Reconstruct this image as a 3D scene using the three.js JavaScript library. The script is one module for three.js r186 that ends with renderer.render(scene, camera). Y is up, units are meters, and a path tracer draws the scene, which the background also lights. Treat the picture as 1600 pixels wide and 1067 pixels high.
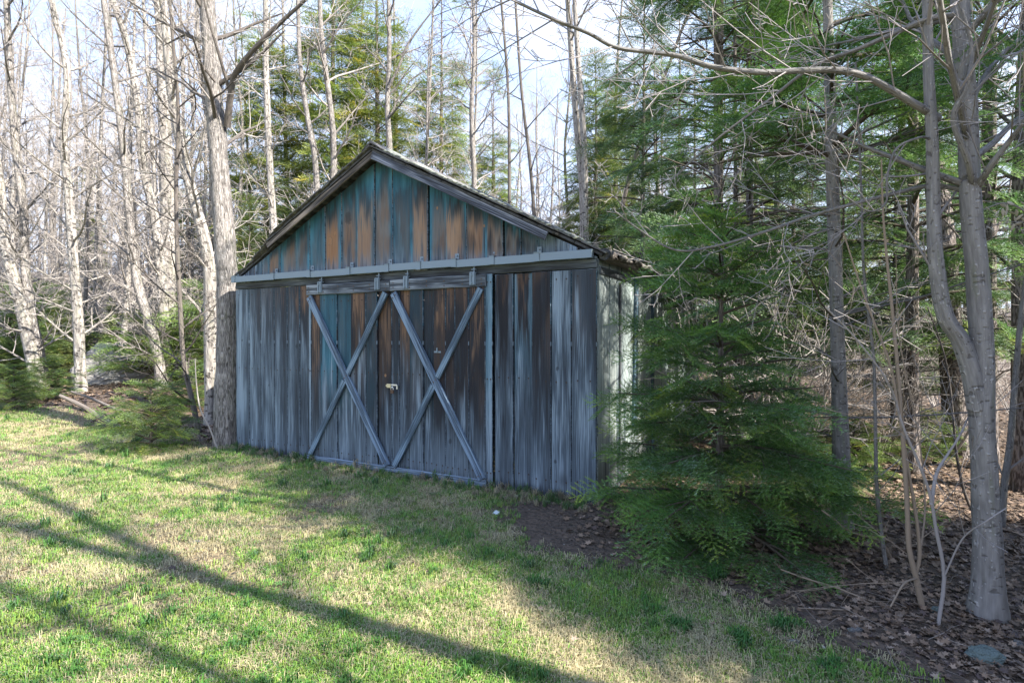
import * as THREE from 'three';
import { mergeGeometries } from 'three/addons/utils/BufferGeometryUtils.js';
import { ImprovedNoise } from 'three/addons/math/ImprovedNoise.js';

// ------------------------------------------------------------------ camera, sky, sun, exposure
const EYE = 1.56, FPX = 851;                         // eye height in metres; focal length in pixels of a 1600 x 1067 picture
const scene = new THREE.Scene();
const camera = new THREE.PerspectiveCamera(2 * Math.atan(533.5 / FPX) * 180 / Math.PI, 1600 / 1067, 0.05, 600);
camera.position.set(0, EYE, 0);
camera.lookAt(0, EYE - 8.5 / FPX * 10, -10);
scene.add(camera);

const SUN_DIR = new THREE.Vector3(0.895, 0.80, 0.446).normalize();
const sun = new THREE.DirectionalLight(new THREE.Color(1.0, 0.94, 0.84), 5.0);
sun.position.copy(SUN_DIR).multiplyScalar(60);
sun.castShadow = true;
sun.shadow.mapSize.set(4096, 4096);
Object.assign(sun.shadow.camera, { left: -30, right: 30, top: 30, bottom: -30, near: 1, far: 150 });
scene.add(sun, sun.target);

const EXPOSURE = 3.3;
const renderer = new THREE.WebGLRenderer({ antialias: true });
renderer.setSize(1024, 682);
renderer.toneMapping = THREE.LinearToneMapping;
renderer.toneMappingExposure = EXPOSURE;
renderer.shadowMap.enabled = true;

const vnoise = new ImprovedNoise();
const clamp = (x, a = 0, b = 1) => Math.min(b, Math.max(a, x));
const lerp = (a, b, t) => a + (b - a) * t;
const ss = (a, b, x) => { const t = clamp((x - a) / (b - a)); return t * t * (3 - 2 * t); };
const rngOf = (a) => () => { a = (a + 0x6d2b79f5) | 0; let t = Math.imul(a ^ (a >>> 15), 1 | a); t = (t + Math.imul(t ^ (t >>> 7), 61 | t)) ^ t; return ((t ^ (t >>> 14)) >>> 0) / 4294967296; };
const hash2 = (x, y) => { let h = Math.imul(x, 374761393) + Math.imul(y, 668265263) | 0; h = Math.imul(h ^ (h >>> 13), 1274126177); return ((h ^ (h >>> 16)) >>> 0) / 4294967296; };
function n2(x, y) {                                    // value noise 0..1
  const ix = Math.floor(x), iy = Math.floor(y), fx = x - ix, fy = y - iy, u = fx * fx * (3 - 2 * fx), v = fy * fy * (3 - 2 * fy);
  const a = hash2(ix, iy), b = hash2(ix + 1, iy), c = hash2(ix, iy + 1), d = hash2(ix + 1, iy + 1);
  return a + (b - a) * u + (c - a) * v + (a - b - c + d) * u * v;
}
function fbm(x, y, o = 3) { let s = 0, a = 0.5, t = 0; for (let i = 0; i < o; i++) { s += a * n2(x, y); t += a; a *= 0.5; x = x * 2.03 + 17.1; y = y * 2.01 + 9.7; } return s / t; }

{ // sky: pale towards the horizon, soft blue higher up, thin bright cloud
  const W = 1024, H = 512, d = new Float32Array(W * H * 4);
  for (let j = 0; j < H; j++) {
    const el = ((j + 0.5) / H - 0.5) * Math.PI, up = Math.sin(el), cu = Math.cos(el);
    for (let i = 0; i < W; i++) {
      const az = ((i + 0.5) / W - 0.5) * 2 * Math.PI, x = Math.cos(az) * cu, z = Math.sin(az) * cu, o = (j * W + i) * 4;
      const t = Math.pow(clamp(up), 0.95);
      let c = [lerp(0.41, 0.105, t), lerp(0.46, 0.24, t), lerp(0.55, 0.57, t)];
      const k = 1.6 / (Math.max(up, 0) + 0.22);
      const cl = ss(0.36, 0.80, 0.5 + 0.55 * (vnoise.noise(x * k + 3.1, z * k, up * 2) + 0.5 * vnoise.noise(x * k * 2.3, z * k * 2.3 + 7, up * 4) + 0.25 * vnoise.noise(x * k * 5, z * k * 5, 2))) * 0.5;
      const glow = Math.pow(Math.max(0, x * SUN_DIR.x + up * SUN_DIR.y + z * SUN_DIR.z), 10) * 0.35;
      const w = [0.46, 0.475, 0.52];
      for (let q = 0; q < 3; q++) d[o + q] = lerp(c[q], w[q], cl) + glow;
      if (up < 0) { d[o] = 0.14; d[o + 1] = 0.13; d[o + 2] = 0.10; }
      d[o + 3] = 1;
    }
  }
  const t = new THREE.DataTexture(d, W, H, THREE.RGBAFormat, THREE.FloatType);
  t.mapping = THREE.EquirectangularReflectionMapping; t.magFilter = t.minFilter = THREE.LinearFilter; t.needsUpdate = true;
  scene.background = t; scene.environment = t;
}

// ------------------------------------------------------------------ naming
const used = new Map();
function numbered(name) { const n = used.get(name) ?? 0; used.set(name, n + 1); return n ? name + '_' + String(n).padStart(3, '0') : name; }
function tag(o, label, category, group, kind) { if (label) o.userData.label = label; if (category) o.userData.category = category; if (group) o.userData.group = group; if (kind) o.userData.kind = kind; return o; }
const shade = (o) => { o.castShadow = true; o.receiveShadow = true; return o; };
function base(name, x = 0, y = 0, z = 0, turn = 0) { const g = new THREE.Group(); g.name = numbered(name); g.position.set(x, y, z); g.rotation.y = turn; scene.add(g); return g; }
function part(name, geo, mat, parent) { const m = shade(new THREE.Mesh(geo, mat)); m.name = name; parent.add(m); return m; }
function top(name, geo, mat) { const m = shade(new THREE.Mesh(geo, mat)); m.name = numbered(name); scene.add(m); return m; }

// ------------------------------------------------------------------ terrain
function terrain(x, z) {
  const d = -z, slope = lerp(0.10, 0.035, ss(-3, 3, x)), e = d - lerp(9.6, 7.5, ss(-2, 3, x));
  let h = -0.04 + slope * (e > 8 ? e : Math.log1p(Math.exp(e * 1.4)) / 1.4) * (d > 0 ? 1 : 0);
  h += 0.30 * Math.exp(-(((x + 7.6) / 1.5) ** 2) - ((z + 10.9) / 0.8) ** 2);           // bank of soil and roots at the wood's edge
  h += 0.10 * Math.exp(-(((x - 3.4) / 1.6) ** 2) - ((z + 3.6) / 1.2) ** 2);
  const s = clamp((d - 2) / 4) * 0.5 + 0.5;
  h += (vnoise.noise(x * 0.35, 4.2, z * 0.35) * 0.05 + vnoise.noise(x * 1.3, 1.7, z * 1.3) * 0.022 + vnoise.noise(x * 5, 8.2, z * 5) * 0.008) * s;
  if (d > 30) h += (d - 30) * 0.03;
  return h;
}
const at = (px, py, z) => new THREE.Vector3((px - 800) / FPX * z, EYE - (py - 525) / FPX * z, -z);
function groundAt(px, py) {                            // where the ray through that pixel meets the terrain
  let z = 1.5;
  for (; z < 60; z += 0.02) { const p = at(px, py, z); if (p.y <= terrain(p.x, p.z)) break; }
  const p = at(px, py, z); p.y = terrain(p.x, p.z); return p;
}
// how far (in metres, roughly) a place lies inside the lawn
function lawn(x, z) {
  const d = -z;
  const xr = d < 2.45 ? 1.4 : d < 2.79 ? lerp(1.4, 1.18, (d - 2.45) / 0.34) : d < 3.28 ? lerp(1.18, 0.88, (d - 2.79) / 0.49) : d < 3.74 ? lerp(0.88, 0.55, (d - 3.28) / 0.46) : lerp(0.6, 0.45, clamp(d - 3.74));
  const db = x > -4.6 ? 7.8 : x > -7.2 ? lerp(9.4, 7.8, (x + 7.2) / 2.6) : lerp(11.3, 9.4, clamp((x + 10.8) / 3.6));
  return Math.min(xr - x, db - d) - 0.6 * Math.exp(-(((x - 0.45) / 0.75) ** 2) - ((z + 4.35) / 0.8) ** 2) - 0.45 * Math.exp(-(((x + 0.1) / 1.6) ** 2) - ((z + 4.9) / 0.45) ** 2) + (fbm(x * 1.1 + 50, z * 1.1 + 50, 3) - 0.5) * 0.9;
}

// ------------------------------------------------------------------ textures
const toS = (c) => { c = clamp(c); return 255 * (c <= 0.0031308 ? 12.92 * c : 1.055 * Math.pow(c, 1 / 2.4) - 0.055); };
function tex(w, h, f, { srgb = true, wrap = THREE.MirroredRepeatWrapping } = {}) {  // f(i / w, j / h) gives a linear colour or a height
  const d = new Uint8Array(w * h * 4);
  for (let j = 0; j < h; j++) for (let i = 0; i < w; i++) {
    const o = (j * w + i) * 4, c = f((i + 0.5) / w, (j + 0.5) / h);
    if (srgb) { d[o] = toS(c[0]); d[o + 1] = toS(c[1]); d[o + 2] = toS(c[2]); } else d[o] = d[o + 1] = d[o + 2] = 255 * clamp(c);
    d[o + 3] = 255;
  }
  const t = new THREE.DataTexture(d, w, h, THREE.RGBAFormat);
  if (srgb) t.colorSpace = THREE.SRGBColorSpace;
  t.wrapS = t.wrapT = wrap; t.magFilter = t.minFilter = THREE.LinearFilter; t.needsUpdate = true;
  return t;
}
const mix3 = (a, b, t) => [lerp(a[0], b[0], t), lerp(a[1], b[1], t), lerp(a[2], b[2], t)];
const mat = (o) => new THREE.MeshStandardMaterial({ roughness: 0.9, ...o });
const rgb = (r, g, b) => new THREE.Color().setRGB(r, g, b);

// bark: u runs round the trunk, v along it, both in metres through the geometry's uv
const BARK = {
  furrowed: [(x, y) => { const r = fbm(x * 40 + 5 * n2(x * 12, y * 9), y * 13, 4) * 0.75 + 0.25 * fbm(x * 90, y * 40, 2), p = ss(0.30, 0.66, r); return [p, r]; }, [0.085, 0.075, 0.068], [0.42, 0.385, 0.36]],
  smooth: [(x, y) => { const r = fbm(x * 9, y * 12, 4), l = ss(0.80, 0.88, n2(x * 17, y * 62)) * ss(0.38, 0.6, fbm(x * 4 + 4, y * 4, 2)), s = ss(0.70, 0.80, fbm(x * 5 + 9, y * 60, 2)); const q = fbm(x * 30, y * 9, 3); return [clamp(0.05 + 0.55 * r + 0.35 * q + l * 1.2 - s * 0.3), r * 0.5 + l * 0.3 - s * 0.3]; }, [0.06, 0.053, 0.05], [0.345, 0.33, 0.315]],
  pale: [(x, y) => { const r = fbm(x * 14, y * 9, 4), s = ss(0.56, 0.70, fbm(x * 7 + 3, y * 20, 4)), q = ss(0.45, 0.65, fbm(x * 3 + 7, y * 1.6, 3)); return [clamp(0.2 + 0.95 * r - s * 0.6 - q * 0.25), r - s * 0.5]; }, [0.075, 0.065, 0.058], [0.46, 0.425, 0.39]],
  conifer: [(x, y) => { const r = fbm(x * 26, y * 20, 4), p = ss(0.33, 0.66, r); return [p, r]; }, [0.07, 0.055, 0.048], [0.27, 0.23, 0.21]],
  dark: [(x, y) => { const r = fbm(x * 22, y * 9, 4); return [r, r]; }, [0.06, 0.05, 0.045], [0.22, 0.19, 0.17]],
};
const barkMat = {};
for (const [k, [f, lo, hi]] of Object.entries(BARK)) {
  const moss = (x, y) => ss(0.58, 0.75, fbm(x * 5 + 31, y * 3 + 7, 3)) * (k === 'smooth' ? 0.35 : 0.25);
  barkMat[k] = mat({ map: tex(256, 512, (u, v) => mix3(mix3(lo, hi, f(u, v * 2)[0]), [0.16, 0.17, 0.10], moss(u, v * 2))), bumpMap: tex(256, 512, (u, v) => f(u, v * 2)[1], { srgb: false }), bumpScale: k === 'furrowed' ? 0.035 : k === 'conifer' ? 0.02 : 0.014, roughness: 0.95 });
}
const twigMat = {
  pale: mat({ color: rgb(0.34, 0.305, 0.28) }), grey: mat({ color: rgb(0.26, 0.235, 0.225) }), dark: mat({ color: rgb(0.10, 0.085, 0.075) }), tan: mat({ color: rgb(0.24, 0.185, 0.135) }), dead: mat({ color: rgb(0.19, 0.17, 0.16) }), fir: mat({ color: rgb(0.07, 0.055, 0.04) }), deadfir: mat({ color: rgb(0.13, 0.115, 0.105) }),
};

// ------------------------------------------------------------------ geometry collector
const V = (x, y, z) => new THREE.Vector3(x, y, z);
class Geo {
  constructor() { this.p = []; this.n = []; this.u = []; this.i = []; }
  get count() { return this.p.length / 3; }
  // a tapered tube through pts; reps whole turns of texture (mirrored, so an even number closes without a seam)
  tube(pts, radii, sides = 6, { rep = 0, rough = 0, freq = 4, cap = false, seed = 0 } = {}) {
    const m = pts.length, b = this.count, t = V(), nrm = V(), bin = V(), prev = V();
    let along = 0;
    for (let k = 0; k < m; k++) {
      t.subVectors(pts[Math.min(k + 1, m - 1)], pts[Math.max(k - 1, 0)]).normalize();
      if (k === 0) nrm.set(Math.abs(t.y) > 0.9 ? 1 : 0, Math.abs(t.y) > 0.9 ? 0 : 1, 0); else { nrm.copy(prev); along += pts[k].distanceTo(pts[k - 1]); }
      nrm.addScaledVector(t, -nrm.dot(t)).normalize(); prev.copy(nrm); bin.crossVectors(t, nrm);
      const r0 = radii[k];
      for (let s = 0; s <= sides; s++) {
        const a = s / sides * Math.PI * 2, c = Math.cos(a), q = Math.sin(a), nx = nrm.x * c + bin.x * q, ny = nrm.y * c + bin.y * q, nz = nrm.z * c + bin.z * q;
        let r = r0;
        if (rough) r *= 1 + rough * (vnoise.noise(c * 1.2 + seed, along * freq, q * 1.2) + 0.6 * vnoise.noise(c * 3.1, along * freq * 2.1 + seed, q * 3.1));
        this.p.push(pts[k].x + nx * r, pts[k].y + ny * r, pts[k].z + nz * r); this.n.push(nx, ny, nz);
        this.u.push(rep ? s / sides * rep : s / sides, along * 0.5);
      }
    }
    for (let k = 0; k + 1 < m; k++) for (let s = 0; s < sides; s++) { const a = b + k * (sides + 1) + s, c = a + sides + 1; this.i.push(a, a + 1, c, a + 1, c + 1, c); }
    if (cap) { const c = this.count, e = b + (m - 1) * (sides + 1); this.p.push(pts[m - 1].x, pts[m - 1].y, pts[m - 1].z); this.n.push(t.x, t.y, t.z); this.u.push(0.5, 0.5); for (let s = 0; s < sides; s++) this.i.push(e + s, e + s + 1, c); }
    return this;
  }
  tri(a, b, c, n) { const k = this.count; for (const v of [a, b, c]) { this.p.push(v.x, v.y, v.z); this.n.push(n.x, n.y, n.z); } this.u.push(0, 0, 1, 0, 0.5, 1); this.i.push(k, k + 1, k + 2); return this; }
  geo() {
    const g = new THREE.BufferGeometry();
    g.setAttribute('position', new THREE.Float32BufferAttribute(this.p, 3)); g.setAttribute('normal', new THREE.Float32BufferAttribute(this.n, 3)); g.setAttribute('uv', new THREE.Float32BufferAttribute(this.u, 2));
    g.setIndex(this.i); return g;
  }
}
const smoothPath = (pts, n) => new THREE.CatmullRomCurve3(pts, false, 'centripetal').getPoints(n);

// ------------------------------------------------------------------ the shed
const SW = 5.256, SD = 6.2, RIDGE = 3.725, PITCH = 0.5077, RA = Math.atan(PITCH);
const shed = base('shed', 0.8164 - 0.887 * SW, 0, -5.2 - 0.462 * SW, -27.5 * Math.PI / 180);
tag(shed, 'weathered grey and teal plank shed with two sliding doors on the lawn', 'shed');
const WOOD = { light: [0.225, 0.29, 0.35], mid: [0.064, 0.089, 0.117], dark: [0.018, 0.024, 0.033], black: [0.010, 0.010, 0.014], teal: [0.006, 0.082, 0.125], tealPale: [0.055, 0.215, 0.30], warm: [0.26, 0.12, 0.045], warmPale: [0.33, 0.21, 0.13] };
function grain(u, v, s) { const w = fbm(u * 6 + s * 3, v * 0.9 + s, 2); return { a: fbm(u * 130 + s * 13.7 + w * 4, v * 4.5 + s, 4), f: 0.5 * n2(u * 390 + s, v * 14) + 0.5 * (0.5 + 0.5 * Math.sin(u * 300 + 26 * w + s)), m: fbm(u * 22 + s * 7.1, v * 1.5 + s * 3, 4), b: fbm(u * 6 + s * 5, v * 1.3 + s, 3) }; }
const seamIndex = (seams, u) => { let k = 0; while (k < seams.length - 2 && u > seams[k + 1]) k++; return k; };
function greyWood(g, tone, contrast = 1) {
  const q = clamp(tone + (g.m - 0.5) * 1.2 * contrast + (g.a - 0.5) * 0.95 * contrast + (g.f - 0.5) * 0.34);
  return q < 0.5 ? mix3(WOOD.dark, WOOD.mid, q * 2) : mix3(WOOD.mid, WOOD.light, q * 2 - 1);
}
function knots(col, u, v, list) {
  for (const [ku, kv, r, warm] of list) {
    const d = Math.hypot((u - ku) / r, (v - kv) / (r * 1.35)) + (n2(u * 70, v * 40) - 0.5) * 0.5;
    if (d > 1.6) continue;
    const ring = 0.5 + 0.5 * Math.sin(d * 9), k = (1 - ss(0.6, 1.5, d)) * (warm ? 1 : 0.75);
    col = mix3(col, mix3(warm ? WOOD.warm : WOOD.dark, warm ? WOOD.warmPale : WOOD.black, d < 0.75 ? 0.3 : ring), k * (d < 0.8 ? 0.9 : 0.6));
    if (d > 0.85 && d < 1.1) col = mix3(col, WOOD.black, 0.25);
  }
  return col;
}
// front wall and doors, in metres along the wall (u) and above its foot (v)
const SEAMS = [-0.013, 0.265, 0.505, 0.771, 1.023, 1.254, 1.46, 1.505, 1.672, 1.954, 2.183, 2.426, 2.593, 2.795, 2.905, 3.07, 3.257, 3.396, 3.557, 3.682, 3.86, 4.062, 4.144, 4.365, 4.584, 4.795, 5.007, 5.262];
// per plank: tone, black from the top (strength, length), teal from the top (strength, length), warm from the top (strength, length), bleaching at the foot
const PLANKS = [
  [0.62, 0.1, 0.5, 0, 0, 0, 0, 0.3], [0.5, 0.35, 0.7, 0, 0, 0, 0, 0.3], [0.47, 0.35, 0.9, 0, 0, 0, 0, 0.25], [0.46, 0.45, 0.8, 0, 0, 0.2, 0.3, 0.3], [0.5, 0.5, 0.8, 0, 0, 0.45, 0.35, 0.2],
  [0.38, 0.6, 0.9, 0, 0, 0.5, 0.3, 0.2], [0.85, 0, 0, 0.2, 0.5, 0, 0, 0.2], [0.3, 0.632, 1.7, 0, 0, 0.465, 1.2, 0.55], [0.5, 0.287, 0.9, 0.85, 1.2, 0, 0, 0.65], [0.52, 0.402, 1.6, 0.95, 1.3, 0, 0, 0.7],
  [0.38, 0.69, 1.6, 0.35, 0.5, 0.527, 0.75, 0.6], [0.42, 0.575, 1.9, 0.65, 1.3, 0, 0, 0.6], [0.28, 0.805, 1.9, 0, 0, 0.372, 0.9, 0.5], [0.4, 0.632, 1.4, 0.3, 0.9, 0.062, 0.5, 0.5], [0.4, 0.632, 1.7, 0, 0, 0.527, 0.95, 0.6],
  [0.4, 0.575, 1.9, 0.9, 1.2, 0, 0, 0.75], [0.42, 0.632, 1.7, 0.7, 1.1, 0.062, 0.3, 0.8], [0.2, 1, 1.8, 0.15, 0.2, 0.465, 0.45, 0.85], [0.18, 1, 1.75, 0.2, 0.4, 0.372, 0.35, 0.85], [0.24, 0.977, 1.8, 0.3, 0.9, 0.31, 0.3, 0.8],
  [0.26, 0.92, 1.9, 0, 0, 0.434, 0.8, 0.7], [0.74, 0.1, 0.6, 0.4, 1.6, 0, 0, 0.1], [0.38, 0.8, 1.3, 0, 0, 0.2, 0.25, 0.45], [0.56, 0.9, 0.9, 0.25, 1.2, 0.25, 0.35, 0.35], [0.4, 0.72, 1.6, 0, 0, 0, 0, 0.45],
  [0.66, 0.12, 0.6, 0, 0, 0, 0, 0.3], [0.52, 0.5, 0.9, 0, 0, 0, 0, 0.3], [0.58, 0.45, 1.2, 0, 0, 0, 0, 0.3],
];
const VH = 2.45, V0 = -0.1;
const frontKnots = [[3.44, 1.86, 0.026, 0], [4.86, 1.24, 0.014, 0], [1.2, 1.43, 0.02, 0], [0.12, 1.5, 0.012, 0], [4.72, 1.5, 0.012, 0], [4.21, 1.78, 0.014, 0], [3.93, 1.2, 0.016, 0], [2.7, 1.1, 0.014, 1], [3.0, 0.75, 0.016, 0], [4.84, 0.32, 0.014, 0], [0.66, 0.9, 0.01, 0], [3.62, 0.42, 0.018, 0]];
function frontColor(u, v) {
  const k = seamIndex(SEAMS, u), [tone, bk, bl, tk, tl, wk, wl, foot] = PLANKS[k], g = grain(u, v, k), c = (SEAMS[k] + SEAMS[k + 1]) / 2, w = (SEAMS[k + 1] - SEAMS[k]) / 2, uc = Math.abs(u - c) / w;
  const door = k > 5 && k < 21, vt = door ? 2.06 : 2.2, down = vt - v + (g.m - 0.5) * 1.0 + (g.a - 0.5) * 0.35 + (g.b - 0.5) * 0.7;
  let col = greyWood(g, tone + (g.b - 0.5) * 0.5 + (door ? 0 : 0.16 * Math.sin(u * 21 + k)), door ? 1.15 : 0.85);
  if (tk) col = mix3(col, mix3(WOOD.teal, WOOD.tealPale, clamp(g.m * 1.5 - 0.25 + (tone - 0.4))), tk * (1 - ss(tl * 0.45, tl * 1.15, down)) * ss(0.25, 0.5, g.a * 0.5 + g.m * 0.6));
  if (bk) { const edge = k > 21 && k < 24 ? 1 - ss(0.45, 1.0, uc + (g.m - 0.5) * 0.5 + down * 0.25) : 1; col = mix3(col, mix3(WOOD.black, [0.042, 0.026, 0.019], ss(0.45, 0.65, g.b)), clamp(bk * 1.5 * (1 - ss(bl * 0.35, bl, down)) * ss(0.28, 0.62, g.m * 0.65 + g.a * 0.35 + 0.10) * edge)); }
  if (wk) col = mix3(col, mix3(WOOD.warm, WOOD.warmPale, clamp(g.a + (door ? 0 : -0.3))), wk * (1 - ss(wl * 0.5, wl, down)) * ss(0.42, 0.6, g.a * 0.7 + g.b * 0.35) * (1 - ss(0.5, 0.95, uc)));
  col = mix3(col, mix3(WOOD.mid, WOOD.light, g.a), foot * 0.75 * ss(0.62, 0.15, v + (g.m - 0.5) * 0.5));
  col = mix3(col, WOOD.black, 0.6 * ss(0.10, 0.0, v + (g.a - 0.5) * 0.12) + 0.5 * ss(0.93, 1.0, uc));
  if (k === 25 || k === 26) col = mix3(col, WOOD.black, 0.6 * Math.exp(-(((u - 4.92) / 0.06) ** 2) - ((v - 0.14) / 0.09) ** 2));
  for (const nv of [door ? 2.0 : 2.13, 1.12, 0.14]) { const d = Math.hypot(Math.abs(u - c) - w * 0.5, v - nv - (hash2(k, 3) - 0.5) * 0.03); if (d < 0.009) col = mix3(col, [0.035, 0.02, 0.014], 0.9); if (v < nv && v > nv - 0.12 && Math.abs(Math.abs(u - c) - w * 0.5) < 0.006) col = mix3(col, [0.05, 0.03, 0.02], 0.35 * (1 - (nv - v) / 0.12)); }
  return knots(col, u, v, frontKnots);
}
const grainHeight = (u, v, k) => { const g = grain(u, v, k); return 0.5 * g.a + 0.25 * g.f + 0.25 * g.m - 0.5 * ss(0.74, 0.8, fbm(u * 60 + k, v * 1.1, 2)); };
function sheet(W, H, v0, w, h, color, seams) {
  const o = { wrap: THREE.ClampToEdgeWrapping }, map = tex(w, h, (x, y) => color(x * W, v0 + y * H), o), bump = tex(w, h, (x, y) => grainHeight(x * W, v0 + y * H, seamIndex(seams, x * W)), { ...o, srgb: false });
  for (const t of [map, bump]) { t.repeat.set(1 / W, 1 / H); t.offset.set(0, -v0 / H); }
  return mat({ map, bumpMap: bump, bumpScale: 0.006, roughness: 0.82 });
}
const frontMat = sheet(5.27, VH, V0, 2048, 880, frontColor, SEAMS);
// gable
const GSEAMS = [0, 0.2, 0.388, 0.54, 0.683, 0.895, 1.195, 1.45, 1.719, 1.989, 2.239, 2.52, 2.781, 3.041, 3.292, 3.525, 3.799, 4.038, 4.253, 4.446, 4.627, 4.836, 4.971, 5.071, 5.256];
const gableKnots = [[2.09, 3.0, 0.05, 0], [1.88, 2.83, 0.022, 1], [1.80, 2.74, 0.038, 1], [3.40, 2.98, 0.014, 1], [4.02, 2.72, 0.012, 1], [0.42, 2.42, 0.014, 0], [4.30, 2.70, 0.012, 0]];
const WARMTH = [0, 0, 0, 0.3, 0.7, 0.5, 0.3, 0.15, 1, 0.6, 0.85, 0.5, 0.2, 0.85, 0.45, 1, 0.9, 0.6, 0.4, 0.2, 0.1, 0, 0, 0];
function gableColor(u, v) {
  const k = seamIndex(GSEAMS, u), g = grain(u, v, k + 40), c = (GSEAMS[k] + GSEAMS[k + 1]) / 2, w = (GSEAMS[k + 1] - GSEAMS[k]) / 2, uc = (u - c) / w, ht = Math.max(0.15, 3.68 - PITCH * Math.abs(u - 2.628) - 2.36), r = (v - 2.36) / ht + (g.m - 0.5) * 0.55 + (g.a - 0.5) * 0.25;
  const ends = ss(1.85, 2.35, Math.abs(u - 2.628)), side = hash2(k, 5) * 0.8 - 0.4;
  const edge = Math.abs(uc - side * 0.5);
  let col = mix3(greyWood(g, 0.36), mix3(WOOD.teal, WOOD.tealPale, clamp(g.m * 1.3 - 0.38 + 0.3 * ss(0.6, 0.95, edge))), (1 - ends) * 0.9);
  col = mix3(col, WOOD.black, 0.55 * ss(0.35, 0.6, fbm(u * 7 + k, v * 3.2 + 20, 3) + (g.a - 0.5) * 0.5 - 0.05) * (1 - ends * 0.6));
  const warm = WARMTH[k] * ss(1.05, 0.55, edge + (g.a - 0.5) * 0.5) * ss(0.86, 0.45, r) * ss(0.30, 0.5, g.a * 0.5 + g.m * 0.5 + 0.08);
  col = mix3(col, mix3(WOOD.warm, WOOD.warmPale, clamp(g.b * 1.1 + (hash2(k, 9) - 0.5) * 0.7 + (g.a - 0.5))), warm * 0.92);
  col = mix3(col, WOOD.black, 0.7 * Math.exp(-(((r - 0.74) / 0.13) ** 2)) * WARMTH[k] * ss(0.9, 0.4, edge) * (1 - ends));
  col = mix3(col, greyWood(g, 0.72), 0.65 * ss(0.22, 0.04, r) + 0.75 * ends * ss(0.25, 0.5, g.m));
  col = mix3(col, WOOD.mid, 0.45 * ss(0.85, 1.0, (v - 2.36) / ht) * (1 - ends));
  if (u > 3.5) col = mix3(col, WOOD.black, 0.75 * ss(0.02, 0.2, v - 2.34) * ss(0.55, 0.25, r) * ss(0.35, 0.6, fbm(u * 24, v * 1.3, 3)) * ss(5.0, 4.5, u) * ss(3.5, 4.0, u));
  col = mix3(col, WOOD.black, 0.55 * ss(0.93, 1, Math.abs(uc)));
  return knots(col, u, v, gableKnots);
}
const gableMat = sheet(5.27, 1.45, 2.27, 2048, 560, gableColor, GSEAMS);
// side wall: old pale paint over grey boards
const rs = rngOf(77), SIDE = [0];
while (SIDE[SIDE.length - 1] < 6.0) SIDE.push(SIDE[SIDE.length - 1] + 0.16 + rs() * 0.11);
SIDE[SIDE.length - 1] = 6.15;
function sideColor(u, v) {
  const k = seamIndex(SIDE, u), g = grain(u, v, k + 80), c = (SIDE[k] + SIDE[k + 1]) / 2, w = (SIDE[k + 1] - SIDE[k]) / 2;
  const paint = ss(0.3, 0.55, g.m * 0.6 + g.b * 0.5 + (hash2(k, 3) - 0.35) * 0.4);
  let col = mix3(greyWood(g, 0.5), mix3([0.20, 0.26, 0.265], [0.37, 0.405, 0.395], clamp(g.a + hash2(k, 8) * 0.6 - 0.3)), paint);
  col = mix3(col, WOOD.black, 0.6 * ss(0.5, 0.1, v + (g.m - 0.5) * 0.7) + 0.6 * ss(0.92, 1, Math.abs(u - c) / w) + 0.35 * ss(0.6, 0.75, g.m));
  return col;
}
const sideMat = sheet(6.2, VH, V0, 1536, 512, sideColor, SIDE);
// loose boards: grain along x
function boardMat(tone, tint, contrast = 1) {
  const map = tex(512, 128, (x, y) => { const g = grain(y * 0.3, x * 2, tone * 50), c = greyWood({ ...g }, tone + (fbm(x * 9, y * 2, 3) - 0.5) * 0.5, contrast); return [c[0] * tint[0], c[1] * tint[1], c[2] * tint[2]]; }), bump = tex(512, 128, (x, y) => grainHeight(y * 0.3, x * 2, tone * 50), { srgb: false });
  for (const t of [map, bump]) t.repeat.set(0.5, 1 / 0.3);
  return mat({ map, bumpMap: bump, bumpScale: 0.007, roughness: 0.85 });
}
const railMat = boardMat(0.46, [1.15, 1.0, 0.92], 1.4), braceMat = boardMat(0.72, [0.9, 0.97, 1.08]), brace2Mat = boardMat(0.58, [0.9, 1, 1.06]), headMat = boardMat(0.45, [1.15, 0.98, 0.84]), bargeMat = boardMat(0.46, [1.2, 1.0, 1.0], 1.3), warmBarge = boardMat(0.42, [1.7, 1.05, 0.7], 1.4), soffitMat = boardMat(0.28, [1.25, 0.92, 0.7]), footMat = boardMat(0.78, [0.95, 0.97, 1.02]), tealBoard = boardMat(0.5, [0.72, 0.92, 1.0]);

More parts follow.
